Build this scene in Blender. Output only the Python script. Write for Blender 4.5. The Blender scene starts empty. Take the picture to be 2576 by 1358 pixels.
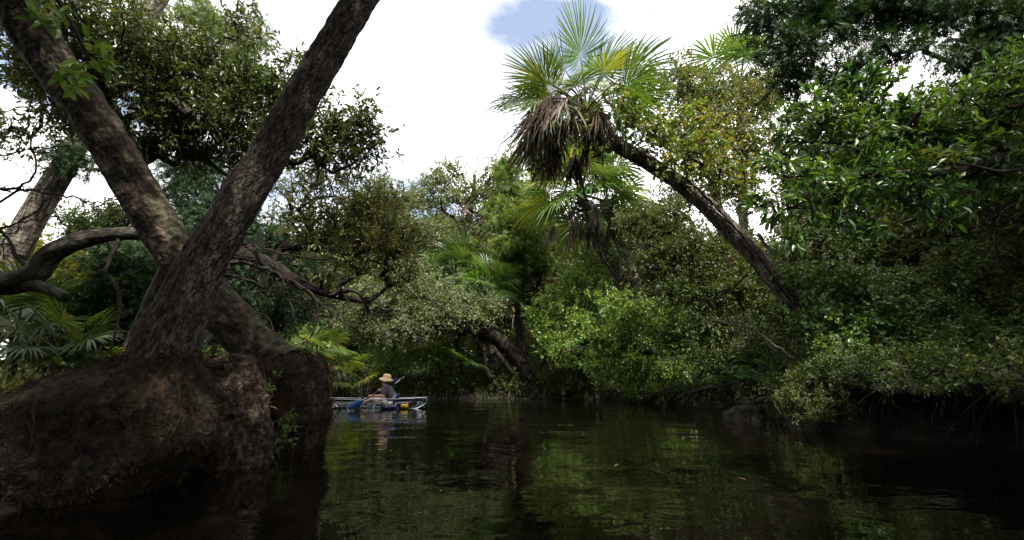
import bpy, math, numpy as np
from mathutils import Vector, Matrix, noise as mnoise
sc = bpy.context.scene
C = sc.collection
PI = math.pi

# ------------------------------------------------------------------ camera, sky, sun, exposure
F = 1145.0                    # focal length in units of a picture 2576 wide
CAM_H = 0.8
PITCH = math.radians(13.3)
cd = bpy.data.cameras.new('camera'); cam = bpy.data.objects.new('camera', cd); C.objects.link(cam)
cd.sensor_width = 36; cd.lens = 36 * F / 2576; cd.clip_start = 0.05; cd.clip_end = 3000
cam.location = (0, 0, CAM_H); cam.rotation_euler = (PI / 2 + PITCH, 0, 0)
sc.camera = cam
SUN_EL, SUN_AZ = math.radians(54), math.radians(150)   # azimuth from +Y, clockwise seen from above
w = bpy.data.worlds.new('World'); sc.world = w; w.use_nodes = True
def build_world():
    nt = w.node_tree; nt.nodes.clear(); N = nt.nodes.new; L = nt.links.new
    out = N('ShaderNodeOutputWorld'); bg = N('ShaderNodeBackground'); L(bg.outputs[0], out.inputs[0])
    sky = N('ShaderNodeTexSky'); sky.sky_type = 'NISHITA'; sky.sun_disc = False
    sky.sun_elevation = SUN_EL; sky.sun_rotation = SUN_AZ; sky.air_density = 1.0; sky.dust_density = 0.8; sky.ozone_density = 1.5
    tc = N('ShaderNodeTexCoord'); sep = N('ShaderNodeSeparateXYZ'); L(tc.outputs['Generated'], sep.inputs[0])
    zz = N('ShaderNodeMath'); zz.operation = 'MAXIMUM'; L(sep.outputs[2], zz.inputs[0]); zz.inputs[1].default_value = 0.0
    za = N('ShaderNodeMath'); za.operation = 'ADD'; L(zz.outputs[0], za.inputs[0]); za.inputs[1].default_value = 0.22
    comb = N('ShaderNodeCombineXYZ')
    for i in (0, 1):
        d = N('ShaderNodeMath'); d.operation = 'DIVIDE'; L(sep.outputs[i], d.inputs[0]); L(za.outputs[0], d.inputs[1]); L(d.outputs[0], comb.inputs[i])
    mp = N('ShaderNodeMapping'); mp.inputs['Location'].default_value = (1.71, 4.74, 16.03); L(comb.outputs[0], mp.inputs[0])
    no = N('ShaderNodeTexNoise'); no.inputs['Scale'].default_value = 1.7; no.inputs['Detail'].default_value = 7; no.inputs['Roughness'].default_value = 0.52
    no.inputs['Distortion'].default_value = 0.3
    L(mp.outputs[0], no.inputs[0])
    rp = N('ShaderNodeValToRGB'); rp.color_ramp.elements[0].position = 0.315; rp.color_ramp.elements[1].position = 0.53
    rp.color_ramp.elements[0].color = (.09, .09, .09, 1)
    L(no.outputs[0], rp.inputs[0])
    mx = N('ShaderNodeMix'); mx.data_type = 'RGBA'; L(rp.outputs[0], mx.inputs['Factor'])
    L(sky.outputs[0], mx.inputs['A']); mx.inputs['B'].default_value = (12.8, 12.6, 12.4, 1)
    L(mx.outputs['Result'], bg.inputs[0]); bg.inputs[1].default_value = 0.1
build_world()
sl = bpy.data.lights.new('sun', 'SUN'); sl.energy = 5.0; sl.angle = math.radians(1.0); sl.color = (1.0, 0.95, 0.86)
sun = bpy.data.objects.new('sun', sl); C.objects.link(sun)
sd = Vector((math.sin(SUN_AZ) * math.cos(SUN_EL), math.cos(SUN_AZ) * math.cos(SUN_EL), math.sin(SUN_EL)))
sun.rotation_euler = sd.to_track_quat('Z', 'Y').to_euler()
vs = sc.view_settings; vs.view_transform = 'Standard'; vs.look = 'None'; vs.exposure = 1.35; vs.gamma = 1.0; vs.use_curve_mapping = False
cy = sc.cycles; cy.max_bounces = 6; cy.diffuse_bounces = 3; cy.glossy_bounces = 3; cy.transmission_bounces = 4; cy.transparent_max_bounces = 10
cy.caustics_reflective = False; cy.caustics_refractive = False; cy.use_denoising = True

# ------------------------------------------------------------------ helpers
cP, sP = math.cos(PITCH), math.sin(PITCH)
def at(px, py, Y):
    """the place Y metres ahead of the camera that the photograph shows at (px, py)"""
    xc, yc = (px - 1288) / F, (679 - py) / F
    t = Y / (cP - yc * sP)
    return np.array((xc * t, Y, CAM_H + t * (sP + yc * cP)))
def mpp(py, Y):
    yc = (679 - py) / F
    return Y / (cP - yc * sP) / F
def rng_of(s): return np.random.default_rng(s)
def unit(a): return a / np.maximum(np.linalg.norm(a, axis=-1, keepdims=True), 1e-9)
def sphere(r, n): return unit(r.normal(size=(n, 3)))
def smooth01(x): x = np.clip(x, 0, 1); return x * x * (3 - 2 * x)
def fbm(p, f=1.0, o=3):
    s, a = 0.0, 1.0
    for _ in range(o):
        s += a * mnoise.noise(Vector((p[0] * f, p[1] * f, p[2] * f))); f *= 2.1; a *= 0.5
    return s
def resample(P, step):
    P = np.asarray(P, float); n = len(P)
    # Catmull-Rom through the control points
    Q = np.vstack([2 * P[0] - P[1], P, 2 * P[-1] - P[-2]]); out = []
    for i in range(1, n):
        a, b, c, d = Q[i - 1], Q[i], Q[i + 1], Q[i + 2]
        k = max(2, int(np.linalg.norm((c - b)[:3]) / step))
        t = (np.arange(k) / k)[:, None]
        out.append(0.5 * (2 * b + (c - a) * t + (2 * a - 5 * b + 4 * c - d) * t * t + (3 * b - a - 3 * c + d) * t ** 3))
    out.append(P[-1:]); return np.vstack(out)

T4 = (np.array([(0, 0, 0), (.45, .5, .07), (1, 0, -.05), (.45, -.5, .07)], float), np.array([(0, 1, 2), (0, 2, 3)]))
T7 = (np.array([(0, 0, 0), (.28, .40, .07), (.66, .40, .05), (1, 0, -.12), (.66, -.40, .05), (.28, -.40, .07), (.5, 0, 0)], float),
      np.array([(0, 1, 6), (1, 2, 6), (2, 3, 6), (0, 6, 5), (5, 6, 4), (4, 6, 3)]))
TN = (np.array([(0, .06, 0), (0, -.06, 0), (1, 0, -.08), (.12, 0, 0), (.3, 0, 0), (.62, .42, .03), (.62, -.42, .03), (.42, 0, 0), (.56, 0, 0), (.88, .3, 0), (.88, -.3, 0)], float),
      np.array([(0, 1, 2), (3, 4, 5), (3, 6, 4), (7, 8, 9), (7, 10, 8)]))
TB = (np.array([(0, .5, 0), (0, -.5, 0), (.5, .38, .06), (.5, -.38, .06), (1, 0, -.10)], float), np.array([(0, 1, 3), (0, 3, 2), (2, 3, 4)]))
LEAF = {'quad': T4, 'leaf': T7, 'needle': TN, 'blade': TB}
def frames(D, N):
    D = unit(D); S = unit(np.cross(D, N)); return D, S, np.cross(S, D)

class G:
    """collects vertices and faces, links them as one mesh object"""
    def __init__(s): s.v, s.t, s.f, s.m, s.n = [], [], [], [], 0
    def add(s, v, f, mi=0, tc=None):
        v = np.asarray(v, float).reshape(-1, 3); f = np.asarray(f, int)
        s.v.append(v); s.t.append(v if tc is None else tc); s.f.append(f + s.n); s.m.append(np.full(len(f), mi)); s.n += len(v)
    def tube(s, P, R, sides=6, mi=0, cap=True, rough=0.0, rf=6.0, ring=None):
        P = np.asarray(P, float); n = len(P); R = np.broadcast_to(np.asarray(R, float), (n,)).copy()
        T = unit(np.gradient(P, axis=0)) if n > 2 else unit(np.repeat(P[1:] - P[:1], 2, 0))
        U = np.zeros((n, 3)); u = np.cross(T[0], (0.31, 0.92, 0.22)); u /= np.linalg.norm(u)
        for i in range(n):
            u = u - T[i] * (u @ T[i]); u /= max(np.linalg.norm(u), 1e-9); U[i] = u
        W = np.cross(T, U); a = np.arange(sides) * 2 * PI / sides
        ca, sa = np.cos(a)[None, :, None], np.sin(a)[None, :, None]
        rad = np.repeat(R[:, None], sides, 1)
        ln = np.concatenate([[0], np.cumsum(np.linalg.norm(np.diff(P, axis=0), axis=1))])
        off = np.random.default_rng(int(abs(P[0, 0] * 977 + P[0, 1] * 331 + n)) % 99991).uniform(0, 50)
        tcv = np.empty((n, sides, 3)); tcv[:, :, 0] = np.cos(a) * rad; tcv[:, :, 1] = np.sin(a) * rad; tcv[:, :, 2] = ln[:, None] + off
        if rough:
            for i in range(n):
                for j in range(sides):
                    q = tcv[i, j]
                    rad[i, j] *= 1 + rough * fbm((q[0], q[1], q[2] * (0.25 if ring is None else ring)), rf, 3)
        V = P[:, None, :] + rad[:, :, None] * (ca * U[:, None, :] + sa * W[:, None, :])
        i, j = np.meshgrid(np.arange(n - 1), np.arange(sides), indexing='ij'); j2 = (j + 1) % sides
        f = np.stack([i * sides + j, i * sides + j2, (i + 1) * sides + j2, (i + 1) * sides + j], -1).reshape(-1, 4)
        V = V.reshape(-1, 3); tcv = tcv.reshape(-1, 3)
        s.add(V, f, mi, tcv)
        if cap and sides > 3:
            b = s.n - len(V)
            for k, c in ((0, P[0] - T[0] * R[0] * .2), (n - 1, P[-1] + T[-1] * R[-1] * .4)):
                s.v.append(c[None]); s.t.append(c[None]); ci = s.n; s.n += 1
                jj = np.arange(sides); ff = np.stack([b + k * sides + jj, b + k * sides + (jj + 1) % sides, np.full(sides, ci)], 1)
                s.f.append(ff if k else ff[:, ::-1]); s.m.append(np.full(sides, mi))
    def leaves(s, P, D, N, L, W, kind='quad', mi=0):
        tv, tf = LEAF[kind]; k = len(tv); n = len(P)
        if n == 0: return
        D, S, M = frames(D, N); L = np.broadcast_to(L, (n,))[:, None, None]; W = np.broadcast_to(W, (n,))[:, None, None]
        V = P[:, None] + D[:, None] * L * tv[None, :, 0, None] + S[:, None] * W * tv[None, :, 1, None] + M[:, None] * L * tv[None, :, 2, None]
        f = (tf[None] + (np.arange(n) * k)[:, None, None]).reshape(-1, 3)
        s.add(V.reshape(-1, 3), f, mi)
    def grid(s, V, closed=False, mi=0, tc=None):
        n, m = V.shape[:2]
        i, j = np.meshgrid(np.arange(n - 1), np.arange(m if closed else m - 1), indexing='ij'); j2 = (j + 1) % m
        s.add(V.reshape(-1, 3), np.stack([i * m + j, i * m + j2, (i + 1) * m + j2, (i + 1) * m + j], -1).reshape(-1, 4), mi, tc)
    def box(s, c, h, mi=0, R=None):
        c = np.asarray(c, float); q = np.array([(x, y, z) for x in (-1, 1) for y in (-1, 1) for z in (-1, 1)], float) * h
        if R is not None: q = q @ np.asarray(R).T
        s.add(q + c, [(0, 1, 3, 2), (4, 6, 7, 5), (0, 4, 5, 1), (2, 3, 7, 6), (0, 2, 6, 4), (1, 5, 7, 3)], mi)
    def mesh(s, name, mats, base=(0, 0, 0), smooth=True):
        me = bpy.data.meshes.new(name)
        if not s.v: return me
        V = np.vstack(s.v) - np.asarray(base, float); T = np.vstack(s.t)
        me.vertices.add(len(V)); me.vertices.foreach_set('co', V.astype(np.float32).ravel())
        li = np.concatenate([f.ravel() for f in s.f]).astype(np.int32)
        tot = np.concatenate([np.full(len(f), f.shape[1]) for f in s.f])
        st = np.concatenate([[0], np.cumsum(tot)[:-1]]).astype(np.int32)
        me.loops.add(len(li)); me.loops.foreach_set('vertex_index', li)
        me.polygons.add(len(tot)); me.polygons.foreach_set('loop_start', st)
        me.polygons.foreach_set('material_index', np.concatenate(s.m).astype(np.int32))
        me.polygons.foreach_set('use_smooth', np.full(len(tot), smooth))
        a = me.attributes.new('tc', 'FLOAT_VECTOR', 'POINT'); a.data.foreach_set('vector', T.astype(np.float32).ravel())
        for m in (mats if isinstance(mats, (list, tuple)) else [mats]): me.materials.append(m)
        me.update(calc_edges=True); return me
    def build(s, name, mats, parent=None, smooth=True, kind=None, label=None):
        base = parent_origin(parent)
        o = bpy.data.objects.new(name, s.mesh(name, mats, base, smooth)); C.objects.link(o)
        if parent is not None: o.parent = parent
        if kind: o['kind'] = kind
        if label: o['label'] = label
        return o
def parent_origin(p):
    b = np.zeros(3)
    while p is not None: b = b + np.array(p.location); p = p.parent
    return b
def thing(name, label, cat, loc=(0, 0, 0), group=None):
    o = bpy.data.objects.new(name, None); C.objects.link(o); o.location = [float(x) for x in loc]; o.empty_display_size = .2
    return tag(o, label, cat, group)
def tag(o, label, cat, group=None, kind=None):
    o['label'] = label; o['category'] = cat
    if group: o['group'] = group
    if kind: o['kind'] = kind
    return o
def inst(name, me, parent, M):
    o = bpy.data.objects.new(name, me); C.objects.link(o); o.parent = parent; o.matrix_basis = M; return o
def children_of(o): return [c for c in o.children]
def copy_tree(o, parent=None):
    c = o.copy(); C.objects.link(c); c.parent = parent
    for ch in children_of(o): copy_tree(ch, c)
    return c

# ------------------------------------------------------------------ materials
def new_mat(name):
    m = bpy.data.materials.new(name); m.use_nodes = True; m.node_tree.nodes.clear(); return m, m.node_tree.nodes.new, m.node_tree.links.new
def ramp(N, cols, pos=None):
    r = N('ShaderNodeValToRGB'); e = r.color_ramp.elements
    while len(e) < len(cols): e.new(0.5)
    for i, c in enumerate(cols):
        e[i].position = i / (len(cols) - 1) if pos is None else pos[i]; e[i].color = (*c, 1)
    return r
def leaf_mat(name, cols, trans=.32, rough=.42, spec=.45, pos=None, clump=1.2):
    m, N, L = new_mat(name); out = N('ShaderNodeOutputMaterial')
    g = N('ShaderNodeNewGeometry'); oi = N('ShaderNodeObjectInfo')
    ad = N('ShaderNodeMath'); L(g.outputs['Random Per Island'], ad.inputs[0]); L(oi.outputs['Random'], ad.inputs[1])
    fr = N('ShaderNodeMath'); fr.operation = 'FRACT'; L(ad.outputs[0], fr.inputs[0])
    r = ramp(N, cols, pos); L(fr.outputs[0], r.inputs[0])
    no = N('ShaderNodeTexNoise'); no.inputs['Scale'].default_value = clump; no.inputs['Detail'].default_value = 2; L(g.outputs['Position'], no.inputs[0])
    hv = N('ShaderNodeHueSaturation'); L(r.outputs[0], hv.inputs['Color'])
    mr = N('ShaderNodeMapRange'); mr.inputs[1].default_value = .3; mr.inputs[2].default_value = .7; mr.inputs[3].default_value = .475; mr.inputs[4].default_value = .52
    L(no.outputs[0], mr.inputs[0]); L(mr.outputs[0], hv.inputs['Hue'])
    p = N('ShaderNodeBsdfPrincipled'); L(hv.outputs[0], p.inputs['Base Color']); p.inputs['Roughness'].default_value = rough; p.inputs['Specular IOR Level'].default_value = spec
    t = N('ShaderNodeBsdfTranslucent'); gm = N('ShaderNodeMix'); gm.data_type = 'RGBA'; gm.blend_type = 'MULTIPLY'; gm.inputs['Factor'].default_value = 1
    L(hv.outputs[0], gm.inputs['A']); gm.inputs['B'].default_value = (1.5, 1.35, .5, 1); L(gm.outputs['Result'], t.inputs[0])
    mx = N('ShaderNodeMixShader'); mx.inputs[0].default_value = trans; L(p.outputs[0], mx.inputs[1]); L(t.outputs[0], mx.inputs[2]); L(mx.outputs[0], out.inputs[0])
    return m
def bark_mat(name, cols, scale=9.0, stretch=.22, bump=.6, lichen=None, rough=.9, dist=.02, rings=0.0, ringf=9.0):
    m, N, L = new_mat(name); out = N('ShaderNodeOutputMaterial')
    at_ = N('ShaderNodeAttribute'); at_.attribute_name = 'tc'
    mp = N('ShaderNodeMapping'); mp.inputs['Scale'].default_value = (1, 1, stretch); L(at_.outputs['Vector'], mp.inputs[0])
    n1 = N('ShaderNodeTexNoise'); n1.inputs['Scale'].default_value = scale; n1.inputs['Detail'].default_value = 8; n1.inputs['Roughness'].default_value = .62; n1.inputs['Distortion'].default_value = .2
    L(mp.outputs[0], n1.inputs[0])
    vo = N('ShaderNodeTexVoronoi'); vo.feature = 'DISTANCE_TO_EDGE'; vo.inputs['Scale'].default_value = scale * 1.6; vo.inputs['Randomness'].default_value = 1; L(mp.outputs[0], vo.inputs[0])
    r = ramp(N, cols, None); 
    mr = N('ShaderNodeMapRange'); mr.inputs[1].default_value = .36; mr.inputs[2].default_value = .66; L(n1.outputs[0], mr.inputs[0]); L(mr.outputs[0], r.inputs[0])
    col = r.outputs[0]
    if lichen:
        n2 = N('ShaderNodeTexNoise'); n2.inputs['Scale'].default_value = scale * .55; n2.inputs['Detail'].default_value = 5; L(at_.outputs['Vector'], n2.inputs[0])
        rr = ramp(N, [(0, 0, 0), (1, 1, 1)], [.52, .64]); L(n2.outputs[0], rr.inputs[0])
        mx = N('ShaderNodeMix'); mx.data_type = 'RGBA'; L(rr.outputs[0], mx.inputs['Factor']); L(col, mx.inputs['A']); mx.inputs['B'].default_value = (*lichen, 1); col = mx.outputs['Result']
    vo2 = N('ShaderNodeTexVoronoi'); vo2.feature = 'DISTANCE_TO_EDGE'; vo2.inputs['Scale'].default_value = scale * .8; L(mp.outputs[0], vo2.inputs[0])
    ck = ramp(N, [(.22, .2, .18), (1, 1, 1)], [.0, .16]); mn = N('ShaderNodeMath'); mn.operation = 'MULTIPLY_ADD'; L(n1.outputs[0], mn.inputs[0]); mn.inputs[1].default_value = .16; mn.inputs[2].default_value = -.08
    m0 = N('ShaderNodeMath'); L(vo2.outputs[0], m0.inputs[0]); L(mn.outputs[0], m0.inputs[1]); L(m0.outputs[0], ck.inputs[0])
    mc = N('ShaderNodeMix'); mc.data_type = 'RGBA'; mc.blend_type = 'MULTIPLY'; mc.inputs['Factor'].default_value = .6; L(col, mc.inputs['A']); L(ck.outputs[0], mc.inputs['B']); col = mc.outputs['Result']
    p = N('ShaderNodeBsdfPrincipled'); L(col, p.inputs['Base Color']); p.inputs['Roughness'].default_value = rough; p.inputs['Specular IOR Level'].default_value = .2
    mm = N('ShaderNodeMath'); mm.operation = 'MULTIPLY_ADD'; L(vo.outputs[0], mm.inputs[0]); mm.inputs[1].default_value = .8; L(n1.outputs[0], mm.inputs[2])
    h = mm.outputs[0]
    if rings:
        sx = N('ShaderNodeSeparateXYZ'); L(at_.outputs['Vector'], sx.inputs[0])
        nn = N('ShaderNodeMath'); nn.operation = 'MULTIPLY_ADD'; L(n1.outputs[0], nn.inputs[0]); nn.inputs[1].default_value = .12; L(sx.outputs[2], nn.inputs[2])
        sn = N('ShaderNodeMath'); sn.operation = 'MULTIPLY'; L(nn.outputs[0], sn.inputs[0]); sn.inputs[1].default_value = ringf * 2 * PI
        ss = N('ShaderNodeMath'); ss.operation = 'SINE'; L(sn.outputs[0], ss.inputs[0])
        m2 = N('ShaderNodeMath'); m2.operation = 'MULTIPLY_ADD'; L(ss.outputs[0], m2.inputs[0]); m2.inputs[1].default_value = rings; L(h, m2.inputs[2]); h = m2.outputs[0]
    b = N('ShaderNodeBump'); b.inputs['Strength'].default_value = bump; b.inputs['Distance'].default_value = dist; L(h, b.inputs['Height']); L(b.outputs[0], p.inputs['Normal'])
    L(p.outputs[0], out.inputs[0]); return m
def plain(name, col, rough=.6, spec=.4, metal=0.0, nscale=0, namp=.25):
    m, N, L = new_mat(name); out = N('ShaderNodeOutputMaterial'); p = N('ShaderNodeBsdfPrincipled')
    p.inputs['Base Color'].default_value = (*col, 1); p.inputs['Roughness'].default_value = rough; p.inputs['Specular IOR Level'].default_value = spec; p.inputs['Metallic'].default_value = metal
    if nscale:
        tc = N('ShaderNodeTexCoord'); no = N('ShaderNodeTexNoise'); no.inputs['Scale'].default_value = nscale; no.inputs['Detail'].default_value = 5; L(tc.outputs['Object'], no.inputs[0])
        r = ramp(N, [tuple(c * (1 - namp) for c in col), tuple(min(1, c * (1 + namp)) for c in col)], [.3, .7]); L(no.outputs[0], r.inputs[0]); L(r.outputs[0], p.inputs['Base Color'])
    L(p.outputs[0], out.inputs[0]); return m

M = {}
M['oak_leaf'] = leaf_mat('dark oak leaf', [(.026, .05, .012), (.042, .072, .016), (.065, .092, .02), (.11, .11, .022)], .34, .38, .5)
M['olive_leaf'] = leaf_mat('olive oak leaf', [(.05, .075, .020), (.08, .10, .026), (.115, .13, .034), (.16, .15, .04)], .34, .42, .45)
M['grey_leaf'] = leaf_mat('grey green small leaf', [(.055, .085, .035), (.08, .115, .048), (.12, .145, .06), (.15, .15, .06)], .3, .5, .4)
M['bright_leaf'] = leaf_mat('bright green bush leaf', [(.06, .13, .022), (.09, .18, .03), (.14, .23, .042), (.22, .26, .055)], .38, .36, .5)
M['glossy_leaf'] = leaf_mat('glossy broad leaf', [(.018, .050, .012), (.028, .074, .016), (.046, .115, .02), (.09, .17, .03)], .38, .34, .45)
M['ivy_leaf'] = leaf_mat('ground vine leaf', [(.03, .075, .018), (.045, .1, .022), (.07, .13, .028), (.11, .14, .03)], .34, .36, .5)
M['vine_leaf'] = leaf_mat('yellow green vine leaf', [(.05, .10, .02), (.08, .135, .025), (.125, .165, .032), (.19, .16, .036)], .42, .4, .4)
M['yellow_leaf'] = leaf_mat('yellowing leaf', [(.04, .072, .02), (.065, .096, .026), (.10, .122, .034), (.14, .112, .036)], .38, .45, .4)
M['gold_leaf'] = leaf_mat('golden green leaf', [(.09, .13, .02), (.14, .17, .026), (.2, .19, .03), (.12, .16, .028)], .45, .45, .4)
M['russet_leaf'] = leaf_mat('olive leaf with russet', [(.034, .058, .016), (.05, .08, .02), (.075, .095, .024), (.17, .085, .022)], .34, .45, .35, [0, .5, .93, 1])
M['cedar'] = leaf_mat('dark cedar spray', [(.012, .032, .012), (.018, .048, .016), (.03, .06, .018)], .25, .55, .3)
M['cypress'] = leaf_mat('green cypress spray', [(.05, .105, .022), (.08, .145, .028), (.12, .18, .036), (.14, .15, .035)], .35, .5, .3)
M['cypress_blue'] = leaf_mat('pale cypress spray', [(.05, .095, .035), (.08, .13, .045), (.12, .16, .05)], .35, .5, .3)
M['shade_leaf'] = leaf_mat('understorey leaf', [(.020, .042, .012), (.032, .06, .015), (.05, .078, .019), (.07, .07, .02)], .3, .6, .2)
M['grass'] = leaf_mat('bank grass', [(.05, .085, .02), (.09, .13, .03), (.16, .16, .05), (.2, .17, .09)], .35, .45, .4)
M['fern'] = leaf_mat('fern frond', [(.035, .09, .03), (.05, .12, .035), (.075, .14, .04)], .35, .45, .4)
M['moss'] = leaf_mat('moss and weed', [(.03, .05, .013), (.05, .075, .018), (.085, .095, .022), (.05, .08, .02)], .3, .6, .3)
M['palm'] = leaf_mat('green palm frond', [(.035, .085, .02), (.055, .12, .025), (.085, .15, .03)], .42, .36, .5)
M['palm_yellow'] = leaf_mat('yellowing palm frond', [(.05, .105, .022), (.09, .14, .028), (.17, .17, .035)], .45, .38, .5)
M['palm_dark'] = leaf_mat('dark palm frond', [(.03, .065, .02), (.045, .09, .026), (.07, .11, .03)], .35, .36, .5)  # darker green variant of the palm frond colour
M['palm_dead'] = leaf_mat('dead palm frond', [(.055, .043, .033), (.11, .09, .07), (.2, .17, .138), (.035, .027, .02)], .2, .8, .15)
M['palm_dead_dark'] = leaf_mat('dark dead palm frond', [(.03, .022, .015), (.06, .045, .032), (.1, .075, .05)], .15, .85, .1)  # darker brown variant of the dead frond colour
M['litter'] = leaf_mat('fallen leaf', [(.03, .02, .012), (.055, .034, .02), (.09, .055, .03), (.03, .028, .015)], .1, .8, .15)
M['fibre'] = leaf_mat('palm root fibre', [(.013, .0085, .005), (.032, .021, .0125), (.062, .041, .025), (.009, .0065, .005)], .05, .9, .1)
M['palm_bark_a'] = bark_mat('fissured palm bark', [(.010, .0075, .0055), (.042, .032, .025), (.082, .065, .052), (.135, .11, .09)], 40, .33, 1.0, None, .9, .05)
M['palm_bark_b'] = bark_mat('mossy palm bark', [(.007, .005, .004), (.028, .02, .013), (.055, .04, .026), (.085, .066, .045)], 12, .55, 1.0, (.04, .046, .026), .9, .03, .10, 13)
M['palm_bark_c'] = bark_mat('pale palm bark', [(.02, .015, .012), (.075, .06, .047), (.14, .118, .097), (.22, .19, .16)], 13, .3, 1.0, None, .9, .03, .06, 12)
M['oak_bark'] = bark_mat('lichen oak bark', [(.008, .0065, .005), (.028, .023, .017), (.055, .046, .037), (.09, .078, .065)], 14, .3, .9, (.075, .08, .062), .9, .02)
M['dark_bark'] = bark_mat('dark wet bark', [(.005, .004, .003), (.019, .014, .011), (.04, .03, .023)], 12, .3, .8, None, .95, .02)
M['grey_bark'] = bark_mat('grey bark', [(.04, .036, .03), (.11, .1, .085), (.18, .165, .145), (.25, .235, .21)], 12, .3, .7, (.2, .21, .18), .9, .02)
M['red_bark'] = bark_mat('reddish bark', [(.03, .016, .012), (.12, .06, .045), (.2, .12, .09)], 10, .2, .8, None, .9, .02)
M['dead_wood'] = bark_mat('bleached dead wood', [(.09, .075, .06), (.2, .17, .14), (.32, .28, .23)], 12, .15, .5, None, .85, .01)
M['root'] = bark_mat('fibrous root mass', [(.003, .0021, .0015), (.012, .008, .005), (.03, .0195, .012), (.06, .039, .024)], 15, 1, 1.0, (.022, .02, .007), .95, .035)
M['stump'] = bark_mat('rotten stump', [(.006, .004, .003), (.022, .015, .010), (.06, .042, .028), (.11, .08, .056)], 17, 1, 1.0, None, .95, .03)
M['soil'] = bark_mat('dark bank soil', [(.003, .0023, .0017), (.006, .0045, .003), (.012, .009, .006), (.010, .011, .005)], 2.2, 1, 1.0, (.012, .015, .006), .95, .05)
def water_mat():
    m, N, L = new_mat('tannin water'); out = N('ShaderNodeOutputMaterial'); p = N('ShaderNodeBsdfPrincipled')
    p.inputs['Base Color'].default_value = (.0022, .0017, .0011, 1); p.inputs['Roughness'].default_value = .015; p.inputs['IOR'].default_value = 1.33; p.inputs['Specular IOR Level'].default_value = .42
    g = N('ShaderNodeNewGeometry'); hs = []
    for sc_, amp, dt, rt in ((.85, 1.0, 1.5, .3), (3.1, .22, 2, -.5), (11, .03, 2, .8)):
        mp = N('ShaderNodeMapping'); mp.inputs['Rotation'].default_value = (0, 0, rt); mp.inputs['Scale'].default_value = (.75, 1.25, 1); L(g.outputs['Position'], mp.inputs[0])
        no = N('ShaderNodeTexNoise'); no.inputs['Scale'].default_value = sc_; no.inputs['Detail'].default_value = dt; no.inputs['Distortion'].default_value = .4; L(mp.outputs[0], no.inputs[0])
        mu = N('ShaderNodeMath'); mu.operation = 'MULTIPLY'; L(no.outputs[0], mu.inputs[0]); mu.inputs[1].default_value = amp; hs.append(mu.outputs[0])
    a = N('ShaderNodeMath'); L(hs[0], a.inputs[0]); L(hs[1], a.inputs[1]); b_ = N('ShaderNodeMath'); L(a.outputs[0], b_.inputs[0]); L(hs[2], b_.inputs[1])
    b = N('ShaderNodeBump'); b.inputs['Strength'].default_value = 1; b.inputs['Distance'].default_value = .026; L(b_.outputs[0], b.inputs['Height']); L(b.outputs[0], p.inputs['Normal'])
    L(p.outputs[0], out.inputs[0]); return m
M['water'] = water_mat()

# ------------------------------------------------------------------ ground and river
RIVER = np.array([(-3.3, -60), (-3.2, 1.5), (-3.0, 3.2), (-3.1, 4.4), (-3.6, 6.0), (-5.2, 7.6), (-8, 8.6), (-14, 9.5), (-30, 11), (-30, 19),
                  (-14, 17.6), (-8.0, 17.6), (-5, 18.2), (-2, 18.5), (1, 18.2), (2.6, 18.3), (3.5, 17.3), (4.2, 16.2), (4.8, 15.0), (5.6, 13), (5.6, 10.6), (5.0, 9.2), (4.5, 7.6),
                  (5.0, 6.7), (5.6, 5.8), (5.5, 4), (5.2, 1), (5.0, -60)], float)
def river_dist(P):
    x, y = P[:, 0], P[:, 1]; ins = np.zeros(len(P), bool); d = np.full(len(P), 1e9)
    A = RIVER; B = np.roll(RIVER, -1, 0)
    for a, b in zip(A, B):
        c = ((a[1] > y) != (b[1] > y)) & (x < (b[0] - a[0]) * (y - a[1]) / ((b[1] - a[1]) or 1e-9) + a[0]); ins ^= c
        e = b - a; t = np.clip(((P - a) @ e) / (e @ e), 0, 1); d = np.minimum(d, np.linalg.norm(P - a - t[:, None] * e, axis=1))
    return np.where(ins, -d, d)
def ground_z(P):
    P = np.asarray(P, float)[:, :2]; d = river_dist(P); x, y = P[:, 0], P[:, 1]
    n = .10 * np.sin(x * 1.7 + y * .9) * np.sin(y * 1.3 - x * .6) + .05 * np.sin(x * 4.1 + 1) * np.sin(y * 3.7)
    hi = .34 + .45 * smooth01((x - 3) / 2) * smooth01((10.5 - y) / 2)
    z = np.where(d > 0, smooth01(d / .5) * hi + np.minimum(d * .035, 2.0) + n * smooth01(d / .6), -.05 - .7 * smooth01(-d / .8))
    return z
def gz(x, y): return float(ground_z(np.array([[x, y]]))[0])
def axis(lo, hi, fine, far):
    a = [lo]
    while a[-1] < hi: a.append(a[-1] + fine)
    s, l, h = fine, a[0], a[-1]
    lo_, hi_ = [], []
    while h < far: s *= 1.35; h += s; hi_.append(h)
    s = fine
    while l > -far: s *= 1.35; l -= s; lo_.append(l)
    return np.array(lo_[::-1] + a + hi_)
gx, gy = axis(-13, 11, .16, 420), axis(0, 25, .16, 420)
XX, YY = np.meshgrid(gx, gy, indexing='xy'); PP = np.stack([XX.ravel(), YY.ravel()], 1)
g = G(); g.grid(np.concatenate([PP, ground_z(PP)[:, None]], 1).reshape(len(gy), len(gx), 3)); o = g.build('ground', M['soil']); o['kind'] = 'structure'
g = G(); g.add([(-60, -60, 0), (60, -60, 0), (60, 30, 0), (-60, 30, 0)], [(0, 1, 2, 3)]); o = g.build('river_water', M['water'], smooth=False); o['kind'] = 'structure'

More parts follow.
